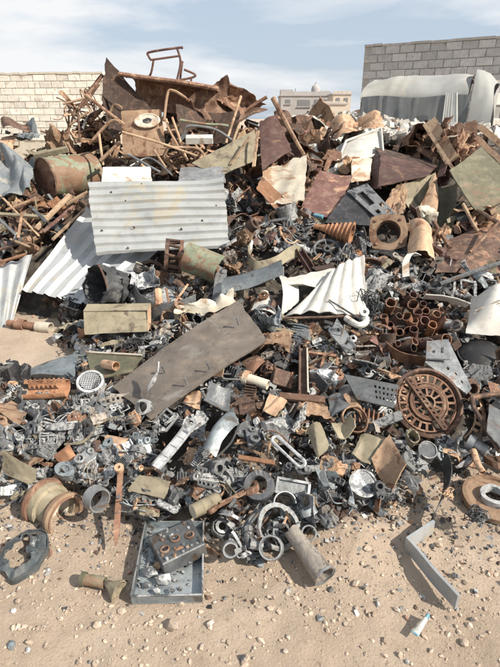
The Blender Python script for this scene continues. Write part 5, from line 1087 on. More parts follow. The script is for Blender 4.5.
# bent bar
rt = thing('bent_bar', P((432, 560, 1.45)), 'bent metal strip standing on edge, white at one end and dark at the other', 'bar')
ps = [Q(442, 467, 1.93), Q(446, 480, 1.86), Q(444, 497, 1.78), Q(438, 512, 1.7), Q(431, 525, 1.64)]
for p in ps: p.z = max(p.z, 0)
g0, g1, g2 = Q(431, 530, 1.6), Q(404, 549, 1.505), Q(452, 621, 1.237)
for p in (g0, g1, g2): p.z = 0
sp = smooth_path([V((p.x, p.y, p.z+.05)) for p in ps] + [V((g0.x, g0.y, .038))], 4)
part(MB().ribbon(sp, [V((.03*(1-i/len(sp)), -.01, .058)) for i in range(len(sp))], .004), 'dark_arm', 'black', rt)
hh = .066
part(MB().ribbon([V((p.x, p.y, .004+hh/2)) for p in (g0, g0.lerp(g1, .5), g1)], V((0, 0, hh)), .012), 'white_elbow', 'galv_dull', rt)
part(MB().ribbon([V((p.x, p.y, .004+hh/2))+V((0, 0, .003*math.sin(i))) for i, p in enumerate([g1.lerp(g2, i/8) for i in range(9)])], V((0, 0, hh)), .012), 'white_arm', 'galv_dull', rt)
hero('the bent white bar', 428, 575, 26, 50); hero('', 440, 492, 12, 34)
# squeezed tube
rt = thing('squeezed_tube', P((418, 640)), 'squeezed white paste tube with blue ends on the sand', 'tube')
a, b = Q(424, 631, 1.2), Q(412, 648, 1.14); a.z = b.z = .012; k = mpp(a); d = (b-a).normalized(); s_ = d.cross(V((0, 0, 1))).normalized(); L = (b-a).length
def tube_sec(t0, t1, name, mat):
    m = MB(); top = []; n_ = 14; N = 6
    for i in range(N+1):
        t = t0+(t1-t0)*i/N; wd = (2.1+1.7*t)*k; hh_ = (3.4*(1-t)+.5)*k
        top.append([a.lerp(b, t) + s_*wd*math.cos(2*math.pi*q/n_) + V((0, 0, 1))*hh_*math.sin(2*math.pi*q/n_) for q in range(n_)])
    vs = [p for r_ in top for p in r_]; fs = [(i*n_+q, i*n_+(q+1) % n_, (i+1)*n_+(q+1) % n_, (i+1)*n_+q) for i in range(N) for q in range(n_)] + [tuple(range(n_-1, -1, -1)), tuple(range(N*n_, N*n_+n_))]
    part(m.add(vs, fs), name, mat, rt)
tube_sec(.1, .928, 'body', 'dirty_white'); tube_sec(.93, 1.0, 'crimp', 'blue_paint'); tube_sec(-.12, .098, 'cap', 'blue_paint')
hero('the squeezed tube', 418, 640, 8, 12)
bar('metal_bar', [(329, 300, 3.2), (372, 326, 2.95), (384, 330, 2.9)], 1.0, 'steel', 'thin grey rod in front of the fine wire ball', 'rod')
rt = thing('slotted_bracket', P((340, 345, 2.8)), 'pale grey cast bracket with lugs below the white folded sheet', 'bracket')
c = [P((330, 333, 2.85)), P((346, 352, 2.68)), P((356, 345, 2.74)), P((337, 318, 3.0))]; part(perforated(MB(), c, 10, 6, lambda i, j: (i, j) in ((2, 3), (7, 3), (7, 2)), .014), 'arm', 'alu', rt, 0)
k = mpp(c[0])
for u, v in ((332, 331), (353, 339), (349, 352)): part(MB().lathe(frame(W(u, v, -.1), (0, -.7, .7)), [(4*k, 0), (4*k, .015), (1.8*k, .015), (1.8*k, 0)], 14), 'lug', 'alu', rt)
hero('the pale cast bracket', 342, 336, 12, 16)
rt = thing('white_crank', P((355, 330, 2.9)), 'white painted cast crank right of the pale bracket', 'crank')
part(MB().tube(smooth_path([P((346, 318, 2.98)), P((358, 325, 2.9)), P((366, 322, 2.92)), P((364, 314, 3.0))]), 3.2*mpp(P((355, 325))), 8), 'arm', 'white', rt); part(MB().lathe(frame(P((364, 313, 2.98)), (0, -.7, .7)), [(5*k, 0), (5*k, .02), (2*k, .02), (2*k, 0)], 14), 'eye', 'alu', rt)
hero('', 357, 321, 11, 7)
boxbar('scrap_piece', (314, 215, 4.5), (323, 217, 4.45), 4, 3, 'blue_paint', 'little turquoise painted scrap left of the black panel', 'scrap')
# ------------------------------------------------------------------ small scrap: kinds, each with a few shapes
def unit_shapes():
    S = {}; rng = random.Random(21)
    def put(kind, adj, mb, sm=32):
        q = len(S.get(kind, []))*3.1 + len(kind)             # nothing here is still straight or round
        for i, p in enumerate(mb.v): mb.v[i] = p + mnoise.noise_vector(p*1.5+V((q, q*.7, 2)))*.09 + mnoise.noise_vector(p*4.5+V((q, 1, q)))*.018
        S.setdefault(kind, []).append((adj, mb.mesh(kind, V((0, 0, 0)), sm)))
    I = Matrix()
    def T(x, y, z): return Matrix.Translation((x, y, z))
    for q in range(5):                                   # plates, flat or folded
        h, w_ = .5, rng.uniform(.28, .45)
        fold = [None, lambda a, b: .3*max(0, a-.6), lambda a, b: .12*math.sin(a*3), lambda a, b: .5*max(0, .35-b), lambda a, b: .25*abs(a-.5)][q]
        put('metal_plate', ['flat', 'folded', 'bowed', 'edge-folded', 'creased'][q], MB().patch([V((-h, -w_, 0)), V((h, -w_*rng.uniform(.5, 1), 0)), V((h*rng.uniform(.7, 1), w_, 0)), V((-h, w_*rng.uniform(.6, 1), 0))], 8, 8, fold, .035, .07, q*3.3, .015, 3), 28)
    for q in range(5):                                   # crumpled sheet scraps
        put('sheet_scrap', ['crumpled', 'torn', 'curled', 'ragged', 'crushed'][q], MB().patch([V((-.5, -.4, 0)), V((.5, -.35, 0)), V((.45, .4, 0)), V((-.4, .42, 0))], 11, 11, (lambda a, b: .45*math.sin(a*2.6)) if q == 2 else None, .02, .06, q*5.1+1, .3+.08*q, 2.2+q*.4), 24)
    for q in range(4):                                   # angle brackets
        m = MB(); w_ = rng.uniform(.16, .3); path = [[(-.5, 0, 0), (.1, 0, 0), (.12, 0, .02), (.12, 0, .45)], [(-.5, 0, .2), (-.2, 0, 0), (.2, 0, 0), (.5, 0, .25)], [(-.3, 0, .4), (-.3, 0, 0), (.3, 0, 0), (.3, 0, .4)], [(-.5, 0, 0), (-.1, 0, 0), (0, 0, .2), (.4, 0, .2)]][q]
        c = [V(p) for p in path]; m.ribbon(c, V((0, w_, 0)), .045, 1)
        for p in (c[0].lerp(c[1], .5), c[-1].lerp(c[-2], .5)): m.lathe(T(p.x, p.y, p.z) @ Matrix.Rotation(.0 if q != 2 else 1.57, 4, 'Y'), [(.05, -.03), (.05, .05), (.02, .05), (.001, .03)], 7, False)
        put('bracket', ['L-shaped', 'splayed', 'U-shaped', 'stepped'][q], m, 20)
    for q in range(4):                                   # pipe pieces
        r = [.13, .2, .28, .1][q]; m = pipe(MB(), (-.5, 0, 0), (.5, 0, 0), r, r*.8, 14, .04, q)
        if q in (1, 3): pipe(m, (.32, 0, 0), (.46, 0, 0), r*1.3, r*.95, 14)
        put('pipe_piece', ['slim', 'collared', 'wide', 'thin flanged'][q], m)
    for q in range(4):                                   # rings
        ri, h = [(.8, .16), (.62, .3), (.86, .5), (.7, .1)][q]; put('ring', ['thin', 'thick', 'deep', 'flat'][q], MB().lathe(I, [(.5, -h/2), (.5, h/2*.8), (.47, h/2), (.5*ri, h/2), (.5*ri, -h/2)], 24, True, .05*(q % 2), q))
    for q in range(4):                                   # strips
        ps = smooth_path([V((-.5, 0, rng.uniform(-.1, .2))), V((-.2, rng.uniform(-.15, .15), rng.uniform(-.1, .2))), V((.2, rng.uniform(-.15, .15), rng.uniform(-.1, .25))), V((.5, 0, rng.uniform(-.1, .3)))], 4)
        put('strip', ['bent', 'twisted', 'wavy', 'curved'][q], MB().ribbon(ps, [V((0, .13, .0)) + V((0, -.05, .13))*math.sin(i*.25*q) for i in range(len(ps))], .025))
    for q in range(6):                                   # castings
        m = MB(); a, b, c = rng.uniform(.55, .9), rng.uniform(.3, .5), rng.uniform(.2, .35)
        if q % 3 == 0:
            m.box(I, a, b, c, .03); m.lathe(T(.2, 0, c/2), [(.17, -.02), (.17, .16), (.1, .16), (.1, .0)], 14); m.lathe(T(-.24, .02, c/2), [(.1, -.02), (.1, .09), (.05, .09), (.05, 0)], 10); m.box(T(0, b/2+.04, -.05), a*.5, .1, .08, .01); m.box(T(-a/2, 0, -c*.3), .22, b*.6, .07, .01)
        elif q % 3 == 1:
            m.lathe(I, [(.26, -.2), (.3, -.16), (.3, 0), (.2, .05), (.18, .2), (.12, .2), (.12, -.2)], 18); m.box(T(.36, 0, -.12), .32, .2, .07, .015); m.box(T(-.34, .06, -.12), .3, .16, .07, .015); m.lathe(T(.44, 0, -.09), [(.07, 0), (.07, .05), (.03, .05), (.03, 0)], 8); m.box(T(0, .28, .0), .12, .2, .26, .015)
        else:
            m.box(I, .9, .16, .12, .02); m.box(T(-.36, .16, 0), .16, .3, .1, .02); m.box(T(.1, -.14, .05), .12, .24, .16, .02); m.lathe(T(.38, 0, .02), [(.15, -.08), (.15, .1), (.08, .1), (.08, -.08)], 14)
        for i, p in enumerate(m.v): m.v[i] = p + mnoise.noise_vector(p*2.2+V((q*5, 1, 2)))*.05
        put('casting', ['blocky', 'hub-shaped', 'forked', 'lumpy', 'round-bodied', 'arm-like'][q], m, 30)
    for q in range(3):                                   # broken fragments
        m = MB(); pts = [(.5*math.cos(a)*rng.uniform(.5, 1), .42*math.sin(a)*rng.uniform(.5, 1)) for a in [i*2*math.pi/9 for i in range(9)]]
        m.prism(I, pts, rng.uniform(.1, .3)); 
        for i, p in enumerate(m.v): m.v[i] = p + mnoise.noise_vector(p*2+V((q, 4, 2)))*.09
        m.box(T(.05, .03, .12), .5, .06, .16); m.box(T(-.05, -.1, .1), .08, .4, .12)
        put('cast_fragment', ['broken', 'ribbed', 'chunky'][q], m, 25)
    for q in range(3):                                   # channel and angle pieces
        m = MB(); w_, h = [(.26, .16), (.18, .2), (.34, .12)][q]; t = .03
        m.box(I, 1, w_, t); m.box(T(0, w_/2-t/2, h/2), 1, t, h+t*.9); 
        if q != 1: m.box(T(0, -w_/2+t/2, h/2), 1, t, h+t*.9)
        put('channel_piece', ['square', 'angle', 'broad'][q], m, 0)
    for q in range(3):                                   # housings: open boxes
        m = MB(); a, b, c = [(.8, .5, .3), (.6, .6, .35), (1, .4, .22)][q]; t = .04
        m.box(T(0, 0, -c/2), a, b, t); m.box(T(a/2-t/2, 0, 0), t, b-.002, c); m.box(T(-a/2+t/2, 0, 0), t, b-.002, c); m.box(T(0, b/2-t/2, .002), a-2*t, t, c); m.box(T(0, -b/2+t/2, .002), a-2*t, t, c); m.box(T(.1*q, 0, .01), t, b-2*t-.004, c*.8)
        put('housing', ['oblong', 'square', 'shallow'][q], m, 0)
    for q in range(3):                                   # gears
        n = [14, 20, 10][q]; pr = []
        for i in range(n*4):
            a = 2*math.pi*i/(n*4); pr.append((a, .5 if i % 4 in (0, 1) else .42))
        m = MB(); h = [.12, .2, .1][q]; ri = [.2, .28, .12][q]; N = len(pr)
        vs = [V((r*math.cos(a), r*math.sin(a), z)) for z in (-h/2, h/2) for a, r in pr] + [V((ri*math.cos(a), ri*math.sin(a), z)) for z in (-h/2, h/2) for a, r in pr]; fs = []
        for i in range(N):
            j = (i+1) % N; fs += [(i, j, N+j, N+i), (N+i, N+j, 3*N+j, 3*N+i), (j, i, 2*N+i, 2*N+j), (2*N+j, 2*N+i, 3*N+i, 3*N+j)]
        put('gear', ['toothed', 'heavy', 'coarse'][q], m.add(vs, fs), 25)
    for q in range(2): put('coil_spring', ['tight', 'loose'][q], MB().tube([V((-.5+i/(60), .2*math.cos(i*(.62-.2*q)), .2*math.sin(i*(.62-.2*q)))) for i in range(61)], .035, 5))
    for q in range(4): put('rod', ['straight', 'bent', 'kinked', 'hooked'][q], MB().tube(smooth_path([V((-.5, 0, 0)), V((-.15, [0, .06, -.1, .02][q], .02)), V((.2, [0, .02, .12, 0][q], 0)), V((.5, [0, .22, 0, .1][q], [0, 0, .1, .2][q]))], 4), .028, 6))
    for q in range(2): put('elbow_pipe', ['short', 'long'][q], MB().tube(smooth_path([V((-.5, 0, 0)), V((0, 0, 0)), V((.2, .06, 0)), V((.28, .3+.1*q, 0))], 5), .13, 12))
    for q in range(3):                                   # clamps
        m = MB().lathe(I, [(.45, -.12), (.45, .12), (.38, .12), (.38, -.12)], 18, True, .03, q, .55+.12*q); m.box(T(.5, -.02, 0), .2, .07, .2, .01); put('clamp', ['half-round', 'open', 'bent'][q], m)
    for q in range(3):                                   # tins
        put('tin_can', ['dented', 'crushed', 'squat'][q], MB().lathe(I, [(.001, -.5), (.3, -.5), (.32, -.46), (.3, -.2), (.31, 0), (.3, .3), (.32, .46), (.32, .5), (.29, .5), (.28, .4), (.27, -.4), (.001, -.44)], 18, False, .05+.08*q, q*2+1))
    for q in range(3):                                   # lever arms with eyes
        m = MB(); m.prism(I, [(-.42, -.09), (0, -.05-.03*q), (.42, -.06), (.42, .06), (0, .05+.02*q), (-.42, .09)], .07); m.lathe(T(-.4, 0, 0), [(.15, -.07), (.15, .07), (.08, .07), (.08, -.07)], 14); m.lathe(T(.42, 0, 0), [(.1, -.06), (.1, .06), (.05, .06), (.05, -.06)], 12); m.box(T(0, 0, .04), .5, .025, .05)
        for i, p in enumerate(m.v): m.v[i] = p + V((0, (.12*q-.1)*p.x*p.x*2, .1*q*p.x*p.x))
        put('lever_arm', ['straight', 'cranked', 'curved'][q], m, 25)
    for q in range(3):                                   # drilled strips
        w_ = [.12, .2, .3][q]; put('drilled_strip', ['narrow', 'medium', 'broad'][q], perforated(MB(), [V((-.5, -w_, 0)), V((.5, -w_, .05)), V((.5, w_, .12)), V((-.5, w_, 0))], 13, [3, 5, 7][q], lambda i, j: i % 2 == 1 and j % 2 == 1, .035), 0)
    for q in range(3):                                   # finned castings
        m = MB(); m.box(I, .8, .5, .14, .02)
        for i in range(6+q): m.box(T(-.36+.72*i/(5+q), 0, .13+.02*q), .035, .48, .16)
        m.lathe(T(.1, .26, 0) @ Matrix.Rotation(1.57, 4, 'X'), [(.13, -.12), (.13, .1), (.08, .1), (.08, -.12)], 12)
        put('finned_casting', ['ribbed', 'close-finned', 'heavy-finned'][q], m, 20)
    for q in range(3):                                   # small frames
        m = MB(); a, b = [(1, .6), (.8, .75), (1, .35)][q]
        for x, y, sx, sy in ((0, b/2, a, .09), (0, -b/2, a, .09), (a/2-.04, 0, .08, b-.09), (-a/2+.04, 0, .08, b-.09), (.1*q, 0, .06, b-.09)): m.box(T(x, y, .0), sx, sy, .08+.03*(sx < .1))
        for i, p in enumerate(m.v): m.v[i] = p + mnoise.noise_vector(p*1.3+V((q*3, 0, 5)))*.12
        put('small_frame', ['oblong', 'squarish', 'slim'][q], m, 0)
    for q in range(3):                                   # cables
        put('cable', ['snaking', 'drooping', 'doubled'][q], MB().tube(smooth_path([V((-.7+.28*i, .2*math.sin(i*1.7+q), .1*math.cos(i*2.1+q)+.06)) for i in range(6)], 5), .02, 5))
    for q in range(3):                                   # wire
        ps = []; 
        for i in range(46): ps.append(V((.4*math.cos(i*.5+q)*(1-.006*i*q), .3*math.sin(i*.47), .08*math.sin(i*1.1+q)+.003*i)) + mnoise.noise_vector(V((i*.2, q, 3)))*.16)
        put('wire_loop', ['looped', 'snarled', 'coiled'][q], MB().tube(ps, .014, 4))
    return S
SHAPES = unit_shapes()
NOUN = {'metal_plate': 'metal plate', 'sheet_scrap': 'sheet metal scrap', 'bracket': 'bracket', 'pipe_piece': 'pipe piece', 'ring': 'metal ring', 'strip': 'metal strip', 'casting': 'casting', 'cast_fragment': 'cast metal fragment', 'channel_piece': 'channel piece', 'housing': 'metal housing', 'gear': 'gear wheel', 'coil_spring': 'coil spring', 'rod': 'rod', 'elbow_pipe': 'elbow pipe', 'clamp': 'clamp', 'tin_can': 'tin can', 'wire_loop': 'wire loop', 'lever_arm': 'lever arm', 'drilled_strip': 'drilled strip', 'finned_casting': 'finned casting', 'small_frame': 'metal frame', 'cable': 'cable'}
CATN = {'metal_plate': 'plate', 'sheet_scrap': 'sheet metal', 'pipe_piece': 'pipe', 'casting': 'casting', 'cast_fragment': 'casting', 'channel_piece': 'channel', 'coil_spring': 'spring', 'elbow_pipe': 'pipe', 'tin_can': 'can', 'wire_loop': 'wire', 'lever_arm': 'lever', 'drilled_strip': 'strip', 'finned_casting': 'casting', 'small_frame': 'frame'}
GROUPN = {'metal_plate': 'loose metal plates in the heap', 'sheet_scrap': 'crumpled sheet scraps in the heap'}
HUE = {'rust': 'rusty brown', 'rust_orange': 'orange rusty', 'rust_dark': 'dark rusty', 'maroon': 'maroon', 'tan_rust': 'tan', 'steel': 'grey', 'steel_dark': 'dark grey', 'alu': 'light grey', 'ash': 'ashy', 'dirty_white': 'off-white', 'burnt_grey': 'brownish grey', 'black': 'black', 'olive_brown': 'olive-brown', 'white': 'white', 'cream': 'cream', 'blue_grey': 'blue-grey', 'wood': 'pale wooden', 'stone': 'sandy', 'bits_pale': 'pale', 'cloth_grey': 'grey', 'brick_red': 'brick-red', 'galv_dull': 'pale grey'}
NAMED = [h for h in HEROES if h[0]]
def where(u, v, mode):
    ds = sorted(NAMED, key=lambda h: math.hypot((u-h[1])/max(8, h[3]), (v-h[2])/max(8, h[4])) + .02*math.hypot(u-h[1], v-h[2]))
    a, b = ds[0], ds[1]; du, dv = u-a[1], v-a[2]
    side = abs(du) > abs(dv)
    if mode == 0: return ('beside ' if side else ('in front of ' if dv > 0 else 'behind ')) + a[0]
    if mode == 1: return ('to the right of ' if du > 0 else 'to the left of ') + a[0]
    if mode == 2: return 'between ' + a[0] + ' and ' + b[0]
    if mode == 3: return ('below ' if dv > 0 else 'above ') + a[0] + ' towards ' + b[0]
    return 'near ' + b[0] + ', ' + ('right' if u > b[1] else 'left') + (' and below' if v > b[2] else ' and above')
def autolabel(adj, hue, noun, u, v, size, mid):
    """a description no other piece has: look first, then neighbours, then size"""
    big = '' if .8 < size/mid < 1.3 else ('small ' if size < mid else 'large ')
    tries = [f'{adj} {hue} {noun} {where(u, v, 0)}', f'{big}{adj} {hue} {noun} {where(u, v, 0)}'] + [f'{big}{adj} {hue} {noun} {where(u, v, m_)}' for m_ in (1, 2, 3, 4)]
    tries = [t for t in tries if 4 <= len(t.split()) <= 16]
    for t in tries:
        if t not in LABELS: return t
    return tries[-1]
def blocked(u, v, s):
    for _, hu, hv, ru, rv in HEROES:
        if ru > 0 and ((u-hu)/(ru+s*.22))**2 + ((v-hv)/(rv+s*.22))**2 < 1: return True
    return False
def inside(poly, u, v):
    r = False; j = len(poly)-1
    for i in range(len(poly)):
        (x0, y0), (x1, y1) = poly[i], poly[j]
        if (y0 > v) != (y1 > v) and u < (x1-x0)*(v-y0)/(y1-y0)+x0: r = not r
        j = i
    return r
_yu = np.arange(-90, 615, 6); _yv = np.arange(96, 680, 6)
_YG = np.array([[Yh(float(a), float(b)) for a in _yu] for b in _yv])
def Yf(u, v):
    fx = min(max((u+90)/6, 0), len(_yu)-1.001); fy = min(max((v-96)/6, 0), len(_yv)-1.001); i, j = int(fx), int(fy); a, b = fx-i, fy-j
    return float((_YG[j, i]*(1-a)+_YG[j, i+1]*a)*(1-b)+(_YG[j+1, i]*(1-a)+_YG[j+1, i+1]*a)*b)
def slope(p):
    e = .05; n = V((-(float(heap(p.x+e, p.y))-float(heap(p.x-e, p.y)))/(2*e), -(float(heap(p.x, p.y+e))-float(heap(p.x, p.y-e)))/(2*e), 1)); return n.normalized()
KIND_N = {}
def place(rng, kind, mat, u, v, spx, mid, dY, tilt, group, flat=None):
    if KIND_N.get(kind, 0) >= 290: return
    KIND_N[kind] = KIND_N.get(kind, 0)+1
    adj, me = rng.choice(SHAPES[kind]); p = Q(u, v, Yf(u, v)+dY); s = spx*mpp(p)
    n = (slope(p) + V((rng.gauss(0, tilt), rng.gauss(0, tilt)-.1, rng.gauss(0, tilt*.5)))).normalized()
    x = V((rng.gauss(0, 1), rng.gauss(0, 1), rng.gauss(0, .3)))
    o = bpy.data.objects.new(kind, me); col.objects.link(o)
    o.matrix_world = frame(p, n, x) @ Matrix.Diagonal((s, s*rng.uniform(.8, 1.15), s*rng.uniform(.8, 1.1), 1))
    if not me.materials: me.materials.append(MATS[mat])
    o.material_slots[0].link = 'OBJECT'; o.material_slots[0].material = MATS[mat]
    tag(o, autolabel(adj, HUE[mat], NOUN[kind], u, v, spx, mid), CATN.get(kind, kind.split('_')[0]), group)
    return o
def pick(rng, tbl):
    k = list(tbl); return rng.choices(k, [tbl[i] for i in k])[0]
FRONT = [(0, 372), (22, 378), (60, 372), (82, 345), (120, 335), (150, 330), (240, 350), (300, 330), (400, 345), (500, 360), (500, 462), (462, 462), (430, 470), (395, 500), (345, 512), (310, 535), (280, 556), (232, 552), (205, 540), (205, 505), (150, 520), (130, 512), (110, 500), (75, 480), (28, 496), (0, 490)]
MID = [(78, 300), (100, 268), (150, 255), (225, 238), (232, 205), (262, 200), (300, 205), (360, 225), (420, 250), (500, 262), (500, 365), (400, 350), (300, 335), (240, 355), (150, 335), (84, 345), (60, 350), (58, 320)]
UPPER = [(0, 130), (60, 142), (95, 120), (118, 108), (250, 112), (275, 120), (305, 150), (345, 175), (395, 180), (440, 165), (500, 150), (500, 262), (420, 252), (360, 225), (300, 205), (232, 205), (228, 180), (90, 180), (84, 205), (28, 262), (0, 285)]
K_FRONT = {'lever_arm': 9, 'drilled_strip': 2.5, 'finned_casting': 6, 'small_frame': 6, 'cable': 6, 'metal_plate': 11, 'sheet_scrap': 11, 'bracket': 12, 'pipe_piece': 6, 'ring': 3, 'strip': 11, 'casting': 16, 'cast_fragment': 12, 'channel_piece': 5, 'housing': 4, 'gear': 1.5, 'coil_spring': 1, 'rod': 5, 'elbow_pipe': 2, 'clamp': 4, 'tin_can': 2, 'wire_loop': 5}
K_MID = {'lever_arm': 5, 'drilled_strip': 4, 'finned_casting': 3, 'small_frame': 6, 'cable': 7, 'metal_plate': 9, 'sheet_scrap': 16, 'bracket': 9, 'pipe_piece': 8, 'ring': 4, 'strip': 11, 'casting': 9, 'cast_fragment': 6, 'channel_piece': 7, 'housing': 5, 'gear': 1.5, 'coil_spring': 1.5, 'rod': 10, 'elbow_pipe': 2, 'clamp': 3, 'tin_can': 4, 'wire_loop': 6}
K_UP = {'metal_plate': 9, 'sheet_scrap': 26, 'strip': 12, 'channel_piece': 10, 'rod': 22, 'pipe_piece': 5, 'housing': 4, 'bracket': 5, 'wire_loop': 5, 'tin_can': 2}
M_GREY = {'ash': 22, 'steel': 20, 'steel_dark': 20, 'alu': 10, 'black': 5, 'blue_grey': 11, 'burnt_grey': 6, 'tan_rust': 5, 'rust': 4, 'rust_orange': 1, 'olive_brown': 3, 'rust_dark': 3}
M_RUST = {'rust': 14, 'rust_dark': 12, 'tan_rust': 15, 'rust_orange': 3, 'burnt_grey': 12, 'steel': 12, 'ash': 8, 'steel_dark': 9, 'olive_brown': 8, 'alu': 5, 'maroon': 4, 'black': 4}
M_UP = {'rust': 20, 'rust_dark': 20, 'tan_rust': 14, 'maroon': 9, 'rust_orange': 6, 'wood': 9, 'steel_dark': 8, 'steel': 5, 'olive_brown': 6, 'cream': 3, 'white': 2, 'black': 4}
rng = random.Random(101)
def scatter(poly, n, kinds, matf, smin, smax, mid, dmin, dmax, tilt, group):
    us = [p[0] for p in poly]; vs = [p[1] for p in poly]; c = 0; k = 0
    while c < n and k < n*12:
        k += 1; u, v = rng.uniform(min(us), max(us)), rng.uniform(min(vs), max(vs)); s = smin + (smax-smin)*rng.random()**1.9
        if not inside(poly, u, v): continue
        kind = pick(rng, kinds)
        if kind in ('rod', 'strip', 'cable', 'lever_arm'): s *= 1.45
        if blocked(u, v, s): continue
        place(rng, kind, pick(rng, matf(u, v)), u, v, s, mid, -rng.uniform(dmin, dmax), tilt, group); c += 1
scatter(FRONT, 720, K_FRONT, lambda u, v: M_RUST if (u > 235 and v < 440 and rng.random() < .75) or rng.random() < .12 else M_GREY, 12, 42, 19, .0, .085, .55, 'small scrap pieces in the front of the heap')
scatter(FRONT, 420, {'cast_fragment': 20, 'strip': 14, 'bracket': 14, 'rod': 10, 'wire_loop': 10, 'cable': 8, 'casting': 14, 'clamp': 6, 'small_frame': 5}, lambda u, v: M_RUST if (u > 235 and v < 440 and rng.random() < .6) or rng.random() < .15 else M_GREY, 7, 15, 10, .0, .06, .7, 'small scrap pieces in the front of the heap')
scatter(MID, 400, K_MID, lambda u, v: M_RUST if rng.random() < .62 else M_GREY, 9, 34, 15, .0, .08, .6, 'scrap pieces in the middle of the heap')
UR = [(262, 165), (285, 135), (320, 128), (345, 150), (395, 150), (440, 140), (500, 150), (500, 260), (430, 262), (360, 235), (300, 212), (262, 205)]
K_BIG = {'sheet_scrap': 40, 'metal_plate': 26, 'housing': 10, 'channel_piece': 8, 'strip': 6}
M_BIG = {'rust': 22, 'rust_dark': 22, 'tan_rust': 20, 'maroon': 12, 'olive_brown': 10, 'cream': 5, 'dirty_white': 4, 'steel_dark': 5}
scatter(UR, 95, K_BIG, lambda u, v: M_BIG, 24, 52, 34, .02, .14, .8, 'big sheets in the upper heap')
UL = [(62, 150), (66, 105), (100, 90), (125, 105), (235, 118), (240, 150), (205, 170), (95, 172)]
scatter(UL, 70, {'rod': 60, 'strip': 14, 'small_frame': 14, 'cable': 8, 'wire_loop': 6}, lambda u, v: {'rust': 25, 'tan_rust': 25, 'rust_dark': 20, 'wood': 12, 'steel': 6}, 18, 40, 27, .05, .3, .9, 'rods in the tangle below the crest')
scatter(UPPER, 330, K_UP, lambda u, v: M_UP, 10, 38, 18, .0, .14, .7, 'scrap pieces in the upper heap')
# ------------------------------------------------------------------ countless bits
def bits(n, sampler, mat, name, label, seed, flat=.35):
    r = np.random.RandomState(seed); vs = []; fs = []
    base = np.array([(a, b, c) for a in (-.5, .5) for b in (-.5, .5) for c in (-.5, .5)]); FC = [(0, 1, 3, 2), (4, 6, 7, 5), (0, 4, 5, 1), (2, 3, 7, 6), (0, 2, 6, 4), (1, 5, 7, 3)]
    for i in range(n):
        p, s = sampler(r)
        if p is None: continue
        t = r.rand()
        d = np.array((1, r.uniform(.1, .3), r.uniform(.05, .2))) if t < .3 else (np.array((1, r.uniform(.5, 1), r.uniform(.04, .12))) if t < .3+flat else np.array((1, r.uniform(.5, .9), r.uniform(.4, .8))))
        q = r.randn(4); q /= np.linalg.norm(q); w_, x, y, z = q
        M = np.array([[1-2*(y*y+z*z), 2*(x*y-z*w_), 2*(x*z+y*w_)], [2*(x*y+z*w_), 1-2*(x*x+z*z), 2*(y*z-x*w_)], [2*(x*z-y*w_), 2*(y*z+x*w_), 1-2*(x*x+y*y)]])
        b = base*d*s*(1+r.uniform(-.35, .35, (8, 3))); b = b @ M.T + np.array(p); o = len(vs); vs.extend(map(tuple, b)); fs.extend(tuple(k+o for k in f) for f in FC)
    me = bpy.data.meshes.new(name); me.from_pydata(vs, [], fs); me.update(); o = bpy.data.objects.new(name, me); col.objects.link(o); me.materials.append(MATS[mat]); o['kind'] = 'stuff'; o['label'] = label; o['category'] = 'debris'
    return o
def px_sampler(polys, smin, smax, lift):
    boxes = [(min(p[0] for p in q), max(p[0] for p in q), min(p[1] for p in q), max(p[1] for p in q)) for q in polys]
    def f(r):
        k = r.randint(len(polys)); a = boxes[k]; u, v = r.uniform(a[0]-20, a[1]+20), r.uniform(a[2], a[3])
        if not inside(polys[k], min(499, max(1, u)), v) or blocked(u, v, 0): return None, 0
        p = Q(u, v, Yf(u, v)-lift*r.rand()); return p, (smin+(smax-smin)*r.rand()**2.2)*mpp(p)
    return f
bits(9000, px_sampler([FRONT, FRONT, MID], 1.6, 8.5, .03), 'bits_grey', 'metal_debris', 'countless small grey metal bits filling the heap', 1)
bits(3000, px_sampler([MID, MID, UPPER], 1.6, 8.5, .01), 'bits_rust', 'rusty_debris', 'countless small rusty bits filling the heap', 2)
bits(2800, px_sampler([FRONT, MID, UPPER], 2, 9, .04), 'bits_black', 'black_debris', 'countless small charred black bits filling the heap', 3)
PALE = [(262, 108), (300, 106), (345, 108), (385, 112), (420, 122), (478, 122), (500, 128), (500, 150), (470, 150), (420, 178), (380, 150), (330, 160), (300, 150), (280, 118)]
def pale(r):
    x = r.uniform(.1, 4.6); y = r.uniform(6.9 if x < 1.2 else 6.3, 10.6); return (x, y, float(heap(x, y))+r.uniform(-.03, .07)), .02+.15*r.rand()**3
bits(10000, pale, 'bits_pale', 'rubbish', 'pale mass of white rubbish and rubble behind the heap', 4)
bits(1500, pale, 'bits_grey', 'metal_debris', 'grey scraps mixed into the pale rubbish', 14)
bits(1500, pale, 'bits_rust', 'rusty_debris', 'brown scraps mixed into the pale rubbish', 15)
def beyond(r):                                        # the heap goes on past both edges of the frame
    u = r.uniform(-85, -4) if r.rand() < .4 else r.uniform(504, 605); v = r.uniform(170, 460)
    if (u < 0 and not (v < 285 or 380 < v < 480)): return None, 0
    p = Q(u, v, Yf(u, v)-.06*r.rand()); return p, (4+26*r.rand()**2.2)*mpp(p)
bits(1500, beyond, 'bits_rust', 'rusty_debris', 'rusty scrap continuing past the edges of the view', 16)
bits(1500, beyond, 'bits_grey', 'metal_debris', 'grey scrap continuing past the edges of the view', 17)
def world_bits(r):
    x, y = r.uniform(-4.5, 4.5), r.uniform(1.7, 8); h = float(heap(x, y))
    if h < .05: return None, 0
    return (x, y, h+r.uniform(-.09, -.02)), .012+.05*r.rand()**2
bits(5000, world_bits, 'bits_rust', 'rusty_debris', 'loose rusty scraps strewn over the whole heap', 5)
